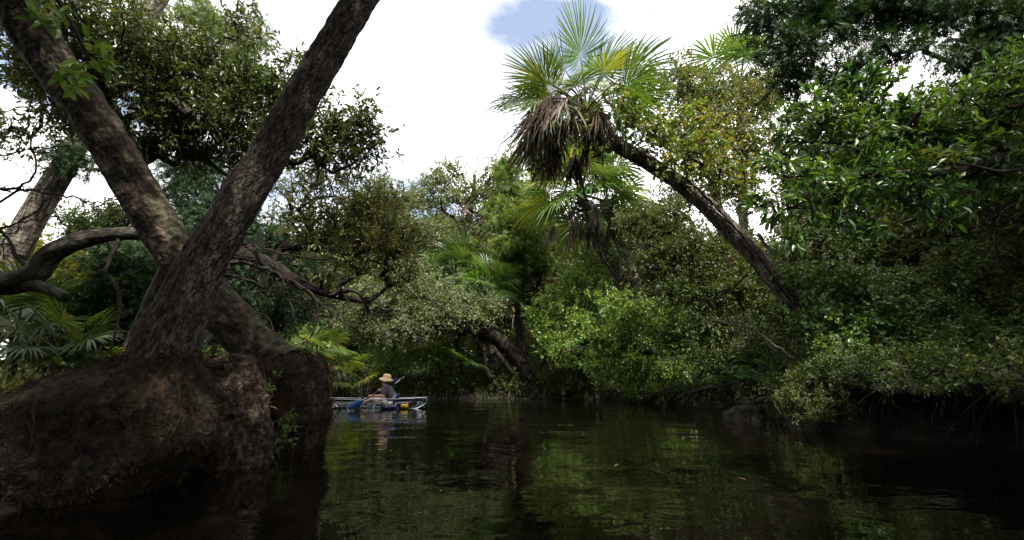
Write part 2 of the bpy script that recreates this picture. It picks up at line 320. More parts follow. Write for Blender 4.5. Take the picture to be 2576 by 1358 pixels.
# ------------------------------------------------------------------ growing trees
def blob_targets(r, blobs, leafpx, cov, per):
    out = []
    for b in blobs:
        px, py, Y, rx, ry = b[:5]; s = mpp(py, Y); c = at(px, py, Y); R = np.array((rx * s, (b[5] if len(b) > 5 else .75 * (rx + ry) / 2 * s), ry * s))
        n = max(3, int(cov * PI * rx * ry / (leafpx(py, Y)) / per))
        q = sphere(r, n) * (r.uniform(0, 1, (n, 1)) ** .45) * (1 + .22 * np.clip(r.normal(size=(n, 1)), -1.5, 2.2))
        out.append(c + q * R)
    return np.vstack(out)
def grow(trunk, rad, targets, r, step=.35, from_frac=.4, up=.12, wob=.05):
    n0 = len(trunk); cap = n0 + int(sum(2 + 40 for _ in targets)) + 10
    nodes = np.zeros((cap, 3)); par = np.full(cap, -1); dirs = np.zeros((cap, 3)); nodes[:n0] = trunk; par[1:n0] = np.arange(n0 - 1)
    dirs[:n0] = unit(np.gradient(trunk, axis=0)); ok0 = int(n0 * from_frac); n = n0; chains = []; tips = []
    d0 = np.min(np.linalg.norm(targets[:, None] - trunk[None, ok0:], axis=2), axis=1)
    for t in targets[np.argsort(d0)]:
        dv = t - nodes[ok0:n]; ds = np.linalg.norm(dv, axis=1)
        cost = ds * (1 + .35 * np.clip(-dv[:, 2] / np.maximum(ds, .01), 0, 1))
        j = ok0 + int(np.argmin(cost)); dist = ds[j - ok0]; k = max(1, min(38, int(dist / step)))
        p0 = nodes[j]; ctl = p0 + dirs[j] * dist * .35 + np.array((0, 0, up * dist)); u = (np.arange(1, k + 1) / k)[:, None]
        B = (1 - u) ** 2 * p0 + 2 * u * (1 - u) * ctl + u * u * t
        if k > 1: B[:-1] += r.normal(size=(k - 1, 3)) * wob * min(dist, 2.0)
        nodes[n:n + k] = B; par[n] = j; par[n + 1:n + k] = np.arange(n, n + k - 1)
        dirs[n:n + k] = unit(np.diff(np.vstack([p0, B]), axis=0)); chains.append([j] + list(range(n, n + k))); tips.append(n + k - 1); n += k
    w_ = np.zeros(n); w_[tips] = 1
    for i in range(n - 1, 0, -1): w_[par[i]] += w_[i]
    return nodes[:n], dirs[:n], chains, np.array(tips), np.maximum(w_, 1)
def sprays(r, P, D, per, spread, L, W, droop=.15, upn=.8, twig=.55):
    """leaves standing along short twigs round each branch tip"""
    nt = max(3, per // 7); nl = max(1, per // nt); n = len(P)
    td = unit(D[:, None] * twig + r.normal(size=(n, nt, 3)) * .75 + np.array((0, 0, .12))); tl = spread * r.uniform(.45, 1.35, (n, nt, 1))
    s = r.uniform(.15, 1, (n, nt, nl, 1))
    pos = P[:, None, None] + td[:, :, None] * tl[:, :, None] * s + r.normal(size=(n, nt, nl, 3)) * spread * .07
    ld = unit(td[:, :, None] * .75 + r.normal(size=(n, nt, nl, 3)) * .6 - np.array((0, 0, droop)))
    nn = unit(np.array((0, 0, upn)) + r.normal(size=pos.shape) * .55)
    ll = L * r.uniform(.6, 1.25, pos.shape[:3]).ravel()
    tw = (np.repeat(P, nt, 0), (P[:, None] + td * tl).reshape(-1, 3))
    return pos.reshape(-1, 3), ld.reshape(-1, 3), nn.reshape(-1, 3), ll, ll * (W / L), tw
UNIT_LEAF = {}
def unit_leaf(kind, mat):
    k = (kind, mat)
    if k not in UNIT_LEAF:
        g = G(); g.leaves(np.zeros((1, 3)), np.array([[0, 1., 0]]), np.array([[0, 0, 1.]]), 1.0, 1.0, kind); UNIT_LEAF[k] = g.mesh('leaf', M[mat], smooth=False)
    return UNIT_LEAF[k]
def in_view(P):
    q = P - np.array((0, 0, CAM_H)); zc = q[:, 1] * cP + q[:, 2] * sP; yc = -q[:, 1] * sP + q[:, 2] * cP
    z = np.maximum(zc, .05); return (zc > .2) & (np.abs(q[:, 0] / z * F) < 1288) & (np.abs(yc / z * F) < 679), zc
def put_leaves(root, P, D, N, L, W, kind, mat, count):
    """the leaves that show largest become objects of their own, the rest one part"""
    keep = np.ones(len(P), bool)
    if count:
        v, z = in_view(P); sc_ = np.where(v, L / np.maximum(z, .1), 0); idx = np.argsort(-sc_)[:count]; idx = idx[sc_[idx] > 0]; keep[idx] = False
        Dd, S, Mm = frames(D[idx], N[idx]); me = unit_leaf(kind, mat); b = parent_origin(root)
        for i, k in enumerate(idx):
            q = P[k] - b; l, w_ = L[k], W[k]; a, s_, m_ = Dd[i], S[i], Mm[i]
            inst('leaf', me, root, Matrix(((s_[0] * w_, a[0] * l, m_[0] * l, q[0]), (s_[1] * w_, a[1] * l, m_[1] * l, q[1]), (s_[2] * w_, a[2] * l, m_[2] * l, q[2]), (0, 0, 0, 1))))
    g = G(); g.leaves(P[keep], D[keep], N[keep], L[keep], W[keep], kind); g.build('foliage', M[mat], root, smooth=False, kind='stuff')
DENS = 1.8
def rooted(tp):
    # carry a trunk down into the soil (or the river bed) below its first point
    p = tp[0]; zg = gz(p[0], p[1])
    if p[2] < zg + .02: return tp
    d = tp[0, :3] - tp[1, :3]; k = min(.5, (p[2] - zg) / max(-d[2], .05)) if d[2] < 0 else 0
    return np.vstack([[p[0] + d[0] * k * .5, p[1] + d[1] * k * .5, zg - .2, p[3] * 1.12], tp])
def tree(name, label, cat, trunk, blobs, leaf, bark, L=.09, W=.04, cov=3.2, per=42, spread=.3, kind='quad', droop=.15, seed=1, group=None,
         objs=0, limbs=7, twigs=False, tip=.006, from_frac=.4, step=.35, upn=.8, sides=8, rough=0.10, bare=(), up=.12, wob=.05):
    r = rng_of(seed)
    tp = np.array([np.append(at(*p[:3]), p[3]) for p in trunk]); tp = resample(rooted(tp) if name not in ('hanging_branch', 'climbing_vine') else tp, step * .6); tr, rad = tp[:, :3], np.maximum(tp[:, 3], .008)
    base = tr[0].copy(); base[2] = max(base[2], 0.0)
    root = thing(name, label, cat, base, group)
    g = G(); g.tube(tr, rad, sides, rough=rough, rf=7); g.build('trunk', M[bark], root)
    fill = .55 if kind != 'needle' else .10
    cov = cov * DENS
    lp = lambda py, Y: fill * L * W / mpp(py, Y) ** 2
    T = blob_targets(r, blobs, lp, cov, per)
    nodes, dirs, chains, tips, w_ = grow(tr, rad, T, r, step, from_frac, up, wob)
    rr = tip * w_ ** .5; nt0 = len(tr)
    order = sorted(range(len(chains)), key=lambda c: -w_[chains[c][1]] * len(chains[c])); big = set(order[:limbs]); tw = G()
    for ci, ch in enumerate(chains):
        R = rr[ch].copy(); R[0] = R[1]
        if ch[0] < nt0: R = np.minimum(R, rad[ch[0]] * .8)
        P = nodes[ch]
        if ci in big and len(ch) > 2:
            gb = G(); Q = resample(np.concatenate([P, R[:, None]], 1), step * .4); gb.tube(Q[:, :3], Q[:, 3], 6, rough=.08, rf=9); gb.build('limb', M[bark], root)
        else: tw.tube(P, R, 4 if R[0] > .012 else 3, cap=False)
    pos, ld, nn, ll, ww, t2 = sprays(r, nodes[tips], dirs[tips], per, spread, L, W, droop, upn)
    if twigs:
        for a, b in zip(*t2): tw.tube(np.array((a, b)), np.array((.004, .0015)), 3, cap=False)
    if tw.v: tw.build('twigs', M[bark], root, kind='stuff')
    put_leaves(root, pos, ld, nn, ll, ww, kind, leaf, objs)
    return root
def bare_branch(path, r0, r1, r, sub=5, length=.5, depth=2, g=None, step=.12, wob=.25, sides=5, droop=0.0, mi=0):
    """a crooked leafless branch with side twigs, into one mesh"""
    g = g or G(); P = resample(path, step); P[1:-1] += r.normal(size=P[1:-1].shape) * step * wob * .5
    R = np.linspace(r0, r1, len(P)); g.tube(P, R, sides, mi=mi, rough=.12 if sides > 5 else 0, rf=9)
    if depth > 0:
        for k in range(sub):
            i = int(r.uniform(.2, .98) * (len(P) - 2)); d = unit(P[i + 1] - P[i]); q = unit(d * .7 + r.normal(size=3) * .8 - np.array((0, 0, droop)))
            l = length * r.uniform(.5, 1.3); a = P[i]; m1 = a + q * l * .5 + r.normal(size=3) * l * .12; e = a + q * l + r.normal(size=3) * l * .18 - np.array((0, 0, droop * l * .4))
            bare_branch(np.array((a, m1, e)), R[i] * .55, max(r1 * .5, .0012), r, max(2, sub - 2), length * .55, depth - 1, g, step, wob, max(3, sides - 1), droop, mi)
    return g

# ------------------------------------------------------------------ palms
def fan_mesh(seed, elev, R=1.0, pet=1.0, n=34, spread=4.3, droop=.5, mat='palm', fold=.35, roll=0.0, tipdroop=.35, torn=0.0):
    """a fan leaf: petiole leaving the origin towards +Y at the given elevation, blade of narrow folded segments"""
    r = rng_of(seed); g = G(); e = math.radians(elev)
    u = np.linspace(0, 1, 7)[:, None]; d0 = np.array((0, math.cos(e), math.sin(e)))
    pp = d0 * pet * u + np.array((0, 0, -1.)) * .18 * pet * u * u; g.tube(pp, np.linspace(.020, .011, 7) * (R + .15), 5)
    h = pp[-1]; f = unit(pp[-1] - pp[-2]); sx = np.array((math.cos(roll), 0, 0)) + np.cross(f, (1, 0, 0)) * math.sin(roll) * -1; sx = unit(sx); up = np.cross(sx, f)
    a = np.linspace(-spread / 2, spread / 2, n); da = a[1] - a[0]
    st = np.array((0, .2, .42, .68, .88, 1.0)); wd = np.array((.008, .10, .2, .2, .10, 0.0))
    for i, ai in enumerate(a):
        k = abs(ai) / (spread / 2); li = R * (1 - .22 * k ** 1.5) * r.uniform(.9, 1.06); ai = ai + r.normal() * .02
        if torn and r.uniform() < torn: li *= r.uniform(.3, .7)
        d = f * math.cos(ai) + sx * math.sin(ai); d = unit(d + up * fold * (k - .35) * .6 + r.normal(size=3) * .02)
        o0 = h + f * (1 - k) * .16 * R
        cen = o0 + d * (st * li)[:, None] + np.array((0, 0, -1.)) * (droop * .5 * st ** 2.2 * li + tipdroop * li * np.clip(st - .55, 0, 1) ** 1.6)[:, None] * r.uniform(.7, 1.3)
        s = unit(np.cross(d, up)); hw = np.minimum(wd * li * da * 1.05, .032 * (R + .2) ) ; nn = np.cross(s, d)
        Lf = cen - s * hw[:, None] + nn * (hw * .55)[:, None]; Rt = cen + s * hw[:, None] + nn * (hw * .55)[:, None]
        g.grid(np.stack([Lf, cen, Rt], 1))
    return g.mesh('frond', M[mat])
def dead_fan_mesh(seed, R=.8, pet=1.0, n=38, out=.5, mat='palm_dead'):
    """a dead fan leaf: petiole bent down, blade collapsed and hanging"""
    r = rng_of(seed); g = G(); u = np.linspace(0, 1, 8)[:, None]
    pp = np.array((0, 1., 0)) * pet * out * (2 * u - u * u) * .8 + np.array((0, 0, 1.)) * pet * (.15 * u - (1.05 - out * .6) * u * u); g.tube(pp, np.linspace(.02, .01, 8), 5)
    h = pp[-1]; st = np.array((0, .2, .5, .8, 1.0)); wd = np.array((.004, .011, .013, .009, 0.0))
    for i in range(n):
        az = r.uniform(-2.6, 2.6); k = r.uniform(.03, .38); d = unit(np.array((math.sin(az) * k, math.cos(az) * k + .12, -1.)))
        li = R * r.uniform(.55, 1.05); lift = np.array((math.sin(az), math.cos(az) + .3, 0.35)) * .09 * R
        cen = h + d * (st * li)[:, None] + lift * np.sin(np.clip(st * 1.6, 0, PI))[:, None] + r.normal(size=(5, 3)) * .012
        s = unit(np.cross(d, r.normal(size=3))); q = np.cross(s, d); hw = wd * r.uniform(.7, 1.3)
        g.grid(np.stack([cen - s * hw[:, None] + q * (hw * .6)[:, None], cen, cen + s * hw[:, None] + q * (hw * .6)[:, None]], 1))
    return g.mesh('dead_frond', M[mat])
FANS = {}
def fans(mat):
    if mat not in FANS:
        FANS[mat] = [(e, fan_mesh(100 + i * 7 + hash_s(mat), e, droop=dr, mat=mat, roll=ro, torn=.06)) for i, (e, dr, ro) in enumerate(
            [(80, .08, .5), (62, .15, -.3), (45, .2, .4), (28, .3, -.5), (10, .4, .3), (-8, .5, -.2), (55, .15, .8), (20, .35, .1)])]
    return FANS[mat]
def hash_s(s): return sum(ord(c) * (i + 3) for i, c in enumerate(s)) % 997
DEADS = {}
def deads(mat):
    if mat not in DEADS: DEADS[mat] = [dead_fan_mesh(300 + k + hash_s(mat), out=o_, mat=mat) for k, o_ in enumerate((1.1, .9, .7, .45, 1.0))]
    return DEADS[mat]
def crown_fronds(root, c, n, size, mats, r, emin=-10, emax=85, azs=None, spin=0.0):
    """fronds spiralling out of the crown point c"""
    b = parent_origin(root)
    for i in range(n):
        m = mats[int(r.integers(len(mats)))]; e = emax + (emin - emax) * ((i + .5) / n) ** .9 + r.normal() * 5; fs = fans(m)
        el, me = min(fs, key=lambda q: abs(q[0] - e) + r.uniform(0, 8)); az = spin + i * 2.39996 + r.normal() * .2
        s = size * r.uniform(.85, 1.12)
        Mx = Matrix.Translation(Vector(c - b)) @ Matrix.Rotation(az, 4, 'Z') @ Matrix.Rotation(math.radians(e - el) + r.normal() * .04, 4, 'X') @ Matrix.Scale(s, 4)
        inst('frond', me, root, Mx)
def crown_dead(root, c, n, size, mat, r, drop=.25):
    b = parent_origin(root)
    for i in range(n):
        me = deads(mat)[int(r.integers(5))]; s = size * r.uniform(.75, 1.1)
        Mx = Matrix.Translation(Vector(c - b - np.array((0, 0, r.uniform(0, drop))))) @ Matrix.Rotation(i * 2.39996 + r.normal() * .25, 4, 'Z') @ Matrix.Scale(s, 4)
        inst('dead_frond', me, root, Mx)
def palm(label, trunk, size, n, nd, mats, dead, bark, seed, group=None, boots=18, emin=-12, sides=20, name='palm_tree', step=.08, rough=.13, root=None, drop=.3, emax=85, rf=8, ring=None):
    r = rng_of(seed); tp = np.array([np.append(at(*p[:3]), p[3]) for p in trunk]); tp = resample(tp if root is not None else rooted(tp), step); tr, rad = tp[:, :3], tp[:, 3]
    if root is None: root = thing(name, label, 'palm tree', (tr[0][0], tr[0][1], max(0, tr[0][2])), group)
    g = G(); g.tube(tr, rad, sides, rough=rough, rf=rf, ring=ring); g.build('trunk', M[bark], root)
    c = tr[-1]; ax = unit(tr[-1] - tr[-6])
    if boots:
        g = G()
        for k in range(boots):       # broken leaf bases round the top of the trunk
            s = r.uniform(0, 1); p = c - ax * s * size * .7; a = r.uniform(0, 2 * PI); u = unit(np.cross(ax, (.3, .5, .8))); v = np.cross(ax, u); o_ = u * math.cos(a) + v * math.sin(a)
            q = p + o_ * rad[-1]; e = q + (o_ * .7 + ax * .5 - np.array((0, 0, .25))) * size * r.uniform(.12, .3); g.tube(np.array((q - o_ * .04, (q + e) / 2 + ax * .03, e)), np.array((.035, .026, .012)) * size, 4)
        g.build('leaf_bases', M[bark], root, kind='stuff')
    crown_fronds(root, c, n, size, mats, r, emin, emax, spin=seed)
    if nd: crown_dead(root, c - ax * .1 * size, nd, size, dead, r, drop)
    return root
def ring_between(pl, pr, py, Y, depth):
    # the ellipse at this height whose outline the camera sees from pl to pr
    z = at((pl + pr) / 2, py, Y)[2]; a = np.linspace(0, 2 * PI, 73); xc = at((pl + pr) / 2, py, Y)[0]; rx = abs(at(pr, py, Y)[0] - at(pl, py, Y)[0]) / 2
    for _ in range(12):
        ry = min(rx * .9, depth); x, y = xc + rx * np.cos(a), Y + ry * np.sin(a); d = y * cP + (z - CAM_H) * sP; p = 1288 + F * x / d
        e0, e1 = p.min() - pl, p.max() - pr; xc -= (e0 + e1) / 2 * Y / F; rx = max(.02, rx - (e1 - e0) / 2 * Y / F)
    return (xc, Y, z, rx, min(rx * .9, depth))
def loft(rings, sides, amp, f, seed, amp2=0.0, f2=12.0):
    """rings of (x, y, z, rx, ry) -> displaced closed surface; returns points (n, sides, 3) and outward directions"""
    R = resample(np.array(rings, float), .05); a = np.arange(sides) * 2 * PI / sides
    V = np.zeros((len(R), sides, 3)); D = np.zeros_like(V)
    for i, q in enumerate(R):
        o_ = np.stack([np.cos(a), np.sin(a), np.zeros(sides)], 1); P = np.array((q[0], q[1], q[2])) + o_ * np.array((q[3], q[4], 0))
        for j in range(sides):
            p = P[j] + seed; k = amp * fbm(p, f, 3) + (amp2 * (abs(fbm(p, f2, 3)) - .3) if amp2 else 0); P[j] += o_[j] * k + np.array((0, 0, .35 * k))
        V[i] = P; D[i] = o_
    return V, D
def fibres(V, D, n, r, length, width, down=.6):
    n1, n2 = V.shape[:2]; i = r.integers(0, n1, n); j = r.integers(0, n2, n); P = V[i, j] + r.normal(size=(n, 3)) * .02; O = D[i, j]
    d = unit(O * r.uniform(.1, .8, (n, 1)) + r.normal(size=(n, 3)) * .55 - np.array((0, 0, down))); g = G()
    g.leaves(P - d * length * .25, d, unit(O + r.normal(size=(n, 3)) * .4), length * r.uniform(.5, 1.5, n), width * r.uniform(.6, 1.4, n), 'quad'); return g

def rootlets(g, V, D, n, r, rad, rows=16):
    # pencil thin roots creeping down over the mass
    n1, n2 = V.shape[:2]
    for k in range(n):
        i, j, dj = int(r.integers(0, n1 - rows - 1)), r.uniform(0, n2), r.normal() * .5; P = []
        for t in range(0, rows + 1, 2):
            jj = int(j) % n2; P.append(V[i + t, jj] + D[i + t, jj] * r.uniform(-.006, .016)); j += dj * 2 + r.normal() * 1.6
        P = np.array(P); g.tube(P, rad * r.uniform(.5, 1.3) * np.linspace(1, .5, len(P)), 4, cap=False)
    return g
# ------------------------------------------------------------------ foreground palms on their root masses
def palm_a():
    Y = 3.6; root = thing('palm_tree', 'thick brown palm trunk leaning right out of the huge dark root mass in front', 'palm tree', at(330, 1180, Y) * (1, 1, 0))
    r = rng_of(11)
    tr = [(395, 960, Y, .27), (412, 890, Y, .235), (432, 830, Y, .215), (464, 760, Y, .188), (517, 650, Y, .168), (600, 510, Y, .160), (690, 365, 3.65, .156), (800, 175, 3.7, .15), (905, 0, 3.75, .145), (1010, -190, 3.8, .14), (1150, -500, 3.9, .13), (1290, -900, 4.1, .13), (1390, -1250, 4.2, .13)]
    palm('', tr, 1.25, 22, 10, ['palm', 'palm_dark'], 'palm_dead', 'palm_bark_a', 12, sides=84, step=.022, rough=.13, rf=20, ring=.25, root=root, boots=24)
    s = Y / F
    rows = [(866, 352, 462), (885, 328, 488), (905, 270, 500), (930, 185, 514), (965, 75, 535), (1005, -35, 551), (1060, -120, 553), (1110, -165, 545), (1160, -150, 510), (1210, -110, 450), (1270, -60, 390), (1340, -20, 340)]
    rings = []
    for py, l, rt in rows:
        rings.append(ring_between(l, rt, py, Y, .6))
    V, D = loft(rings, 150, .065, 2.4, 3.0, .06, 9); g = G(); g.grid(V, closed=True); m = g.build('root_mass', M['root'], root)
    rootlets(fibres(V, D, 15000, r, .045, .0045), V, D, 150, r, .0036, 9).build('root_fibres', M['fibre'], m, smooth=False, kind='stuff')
    # moss over the upper slope
palm_a()
def palm_b():
    root = thing('palm_tree', 'mossy palm trunk leaning left behind the brown one, rooted on the farther root mass', 'palm tree', at(720, 1060, 5.8) * (1, 1, 0)); r = rng_of(21)
    tr = [(700, 925, 5.75, .30), (655, 885, 5.7, .262), (590, 815, 5.55, .248), (520, 735, 5.4, .235), (430, 615, 5.2, .222), (340, 470, 5.0, .215), (240, 305, 4.75, .215), (130, 150, 4.5, .22), (40, 20, 4.3, .215), (-90, -190, 4.0, .2), (-260, -480, 3.7, .19)]
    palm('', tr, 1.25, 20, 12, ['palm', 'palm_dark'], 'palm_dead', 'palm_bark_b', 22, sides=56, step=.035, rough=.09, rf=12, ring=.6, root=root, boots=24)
    Y = 5.8; rows = [(893, 690, 790), (899, 640, 812), (925, 600, 822), (960, 590, 826), (1010, 590, 832), (1045, 595, 836), (1075, 600, 822), (1110, 610, 818), (1150, 620, 812), (1200, 630, 800)]; rings = []
    for py, l, rt in rows:
        rings.append(ring_between(l, rt, py, Y, 1.2))
    top = rings[0]; rings.insert(0, (top[0], top[1], top[2] + .015, .05, .05))
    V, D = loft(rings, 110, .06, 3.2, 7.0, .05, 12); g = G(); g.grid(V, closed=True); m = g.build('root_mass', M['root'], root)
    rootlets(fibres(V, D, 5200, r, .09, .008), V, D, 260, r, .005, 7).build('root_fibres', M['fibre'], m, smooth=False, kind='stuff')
palm_b()
def stump():
    Y = 4.6; root = thing('tree_stump', 'rotten hollow topped stump between the two root masses', 'stump', at(590, 1150, Y) * (1, 1, 0)); r = rng_of(31)
    rows = [(1280, 490, 665), (1180, 480, 680), (1090, 480, 684), (1040, 482, 668), (990, 485, 662), (950, 488, 662), (920, 495, 655), (905, 508, 645)]
    inner = [(903, 530, 625), (915, 545, 610), (935, 555, 600), (950, 565, 590)]; rings = []
    for py, l, rt in rows + inner:
        rings.append(ring_between(l, rt, py, Y, 1.2))
    V, D = loft(rings, 90, .07, 4.0, 12.0, .06, 14); Z = V[:, :, 2]; V[:, :, 2] += np.clip((Z - .55) / .4, 0, 1) * (V[:, :, 1] - Y) * .32; g = G(); g.grid(V[::-1], closed=True); g.build('bole', M['stump'], root)
    rootlets(fibres(V, D, 2600, r, .05, .006), V, D, 160, r, .004, 6).build('wood_fibres', M['fibre'], root, smooth=False, kind='stuff')
stump()

# ------------------------------------------------------------------ left bank
tree('oak_tree', 'dark spreading oak with glossy leaves rising behind the two crossing palm trunks', 'oak tree',
     [(330, 930, 8.4, .26), (400, 760, 8.2, .23), (440, 640, 8.0, .2), (400, 540, 7.6, .17), (330, 380, 7.1, .14), (265, 240, 6.7, .11), (200, 110, 6.3, .08)],
     [(210, 60, 6.2, 180, 90), (130, 180, 6.0, 120, 110), (330, 140, 6.4, 170, 110), (420, 230, 6.6, 150, 110), (520, 150, 6.4, 80, 70), (560, 280, 6.6, 150, 110), (640, 190, 6.4, 60, 90),
      (690, 330, 6.6, 100, 110), (745, 170, 6.3, 32, 80), (850, 330, 6.4, 80, 90), (905, 290, 6.3, 45, 60), (890, 400, 6.4, 50, 55), (430, 350, 6.9, 120, 70), (60, 40, 5.9, 90, 60), (170, 290, 6.6, 90, 70), (500, 390, 7.0, 90, 60), (620, 400, 7.0, 80, 60), (90, 190, 6.6, 90, 60), (30, 330, 7.2, 70, 50), (620, 60, 6.4, 50, 50), (770, 260, 6.4, 60, 60), (820, 390, 6.5, 80, 60), (700, 250, 6.6, 60, 60), (930, 350, 6.4, 35, 50)],
     'oak_leaf', 'oak_bark', L=.10, W=.036, cov=1.75, per=34, spread=.30, kind='leaf', seed=41, objs=300, limbs=12, twigs=True, tip=.0062, from_frac=.35, upn=.6)
tree('oak_tree', 'olive leaved oak branch spreading low over the water behind the brown palm trunk', 'oak tree',
     [(470, 900, 10.2, .26), (500, 740, 10.1, .22), (560, 640, 10.0, .17), (660, 655, 9.8, .14), (760, 715, 9.6, .11), (850, 745, 9.5, .08), (930, 760, 9.4, .05)],
     [(790, 460, 9.6, 120, 60), (880, 520, 9.5, 120, 70), (960, 590, 9.5, 95, 80), (900, 640, 9.4, 130, 70), (1010, 700, 9.6, 60, 50), (820, 590, 9.8, 110, 60), (960, 500, 9.8, 70, 40), (760, 540, 9.9, 90, 60), (1010, 620, 9.8, 50, 60)],
     'olive_leaf', 'dark_bark', L=.095, W=.034, cov=1.25, per=34, spread=.32, seed=42, objs=300, limbs=14, twigs=True, tip=.0075, from_frac=.25, kind='leaf')
r = rng_of(43); t = thing('dead_branch', 'tangle of bare dark drooping branches hanging behind the root masses', 'dead branch', at(640, 650, 9.0))
g = G()
for pth, r0 in (([(525, 715, 10.05), (590, 600, 9.3), (690, 690, 9.1), (780, 740, 9.0), (850, 800, 8.9), (905, 835, 8.8)], .07), ([(525, 715, 10.05), (600, 660, 9.2), (720, 700, 9.0), (790, 745, 8.9), (800, 800, 8.9), (780, 850, 8.8)], .06),
                ([(525, 715, 10.05), (560, 690, 9.2), (660, 720, 9.1), (730, 760, 9.0), (740, 810, 9.0)], .045), ([(830, 745, 9.0), (890, 730, 8.9), (940, 800, 8.9), (975, 850, 8.8)], .05), ([(525, 715, 10.05), (610, 620, 9.3), (720, 640, 9.1), (830, 650, 9.0), (900, 600, 9.0)], .04)):
    g2 = bare_branch(np.array([at(*p) for p in pth]), r0, .012, r, 9, .5, 2, None, .12, .2, 6, .25); g2.build('limb', M['dark_bark'], t)
r = rng_of(44); t = thing('gnarled_oak', 'thick gnarled bare oak limb arching in from the left edge behind the mossy palm trunk', 'oak tree', at(-140, 760, 6.6) * (1, 1, 0))
g = G(); P = resample(np.array([np.append(at(*p[:3]), p[3]) for p in [(-260, 980, 6.7, .26), (-160, 800, 6.6, .22), (-60, 722, 6.5, .17), (30, 712, 6.4, .165), (85, 690, 6.4, .15), (130, 640, 6.4, .14), (200, 605, 6.4, .125), (290, 588, 6.5, .105), (370, 590, 6.6, .095), (440, 600, 6.7, .085), (520, 585, 6.9, .075), (600, 560, 7.1, .05)]]), .06)
g.tube(P[:, :3], P[:, 3], 22, rough=.16, rf=6, ring=.5); g.build('limb', M['oak_bark'], t)
g = G(); P = resample(np.array([np.append(at(*p[:3]), p[3]) for p in [(60, 712, 6.4, .12), (105, 722, 6.35, .085), (140, 735, 6.3, .07), (168, 748, 6.25, .055)]]), .05); g.tube(P[:, :3], P[:, 3], 14, rough=.2, rf=7, ring=.6); g.build('broken_stub', M['oak_bark'], t)
for k, pth in enumerate([[(90, 690, 6.4), (50, 660, 6.4), (20, 600, 6.4), (-20, 560, 6.3)], [(300, 585, 6.5), (270, 680, 6.4), (300, 740, 6.4), (285, 860, 6.4), (270, 900, 6.4)]]):
    bare_branch(np.array([at(*p) for p in pth]), .035, .012, r, 6, .4, 1, None, .12, .2, 6).build('limb', M['oak_bark'], t)
palm('pale grey palm trunk leaning right at the far left edge', [(-60, 900, 9.0, .26), (0, 705, 9.0, .25), (55, 600, 9.0, .24), (110, 500, 9.0, .23), (160, 420, 9.0, .22), (215, 320, 9.0, .2), (280, 210, 9.0, .19), (360, 60, 9.0, .19), (480, -160, 9.0, .19), (560, -420, 9.0, .19)], 1.2, 14, 8, ['palm_dark'], 'palm_dead_dark', 'palm_bark_c', 45, sides=18)
tree('cedar_tree', 'small dark cedar with its trunk in the gloom left of the brown palm trunk', 'cedar tree', [(385, 960, 9.2, .12), (390, 800, 9.2, .1), (400, 650, 9.2, .08), (400, 560, 9.2, .04)],
     [(300, 660, 9.0, 100, 50), (280, 740, 8.9, 90, 60), (360, 780, 9.0, 90, 60), (440, 720, 9.2, 80, 80), (220, 860, 8.8, 70, 55), (310, 870, 8.8, 60, 50), (170, 410, 8.7, 60, 50)], 'cedar', 'dark_bark', L=.17, W=.12, cov=2.6, per=42, spread=.3, kind='needle', seed=46, droop=.2)
tree('cypress_tree', 'feathery dark cypress filling the gap behind the two palm trunks', 'cypress tree', [(600, 930, 12.5, .17), (610, 760, 12.5, .15), (620, 600, 12.5, .12), (620, 430, 12.5, .06)],
     [(560, 560, 12.4, 110, 70), (680, 600, 12.2, 110, 80), (620, 700, 12.3, 120, 60), (740, 660, 12.0, 90, 70), (560, 780, 12.2, 90, 60), (700, 780, 12.1, 110, 60), (480, 500, 12.6, 80, 70), (520, 430, 12.8, 110, 60)], 'cedar', 'dark_bark', L=.2, W=.14, cov=2.0, per=42, spread=.36, kind='needle', seed=47, droop=.35)
tree('cypress_tree', 'tall pale green cypress showing its top above the dark oak', 'cypress tree', [(600, 900, 17, .25), (590, 500, 17, .2), (570, 200, 17, .12), (560, 60, 17, .04)],
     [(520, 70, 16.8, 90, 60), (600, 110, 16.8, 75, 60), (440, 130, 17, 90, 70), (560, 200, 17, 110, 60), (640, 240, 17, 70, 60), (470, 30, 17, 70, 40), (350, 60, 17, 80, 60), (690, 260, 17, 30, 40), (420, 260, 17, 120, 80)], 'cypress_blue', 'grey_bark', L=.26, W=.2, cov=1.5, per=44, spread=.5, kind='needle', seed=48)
r = rng_of(49); t = thing('dead_branch', 'crooked leafless twigs against the blue sky at the left edge', 'dead branch', at(-60, 500, 7.5))
for pth, r0 in (([(-190, 700, 6.75), (-150, 620, 7.2), (-80, 480, 7.6), (20, 475, 7.5), (120, 485, 7.4), (220, 505, 7.3), (310, 520, 7.2)], .05), ([(-190, 700, 6.75), (-150, 620, 7.2), (-70, 560, 7.5), (30, 490, 7.4), (90, 430, 7.4), (80, 350, 7.4), (120, 260, 7.3)], .035), ([(-190, 700, 6.75), (-150, 620, 7.2), (-80, 300, 7.5), (0, 280, 7.4), (70, 270, 7.4), (110, 300, 7.4)], .03),
                ([(-190, 700, 6.75), (-150, 620, 7.2), (-60, 590, 7.4), (40, 560, 7.4), (110, 510, 7.4), (150, 440, 7.4)], .03), ([(-190, 700, 6.75), (-150, 620, 7.2), (-80, 420, 7.5), (10, 390, 7.5), (90, 375, 7.4), (170, 370, 7.4), (240, 400, 7.4)], .03)):
    bare_branch(np.array([at(*p) for p in pth]), r0, .007, r, 13, .42, 2, None, .1, .28, 6).build('limb', M['dark_bark'], t)
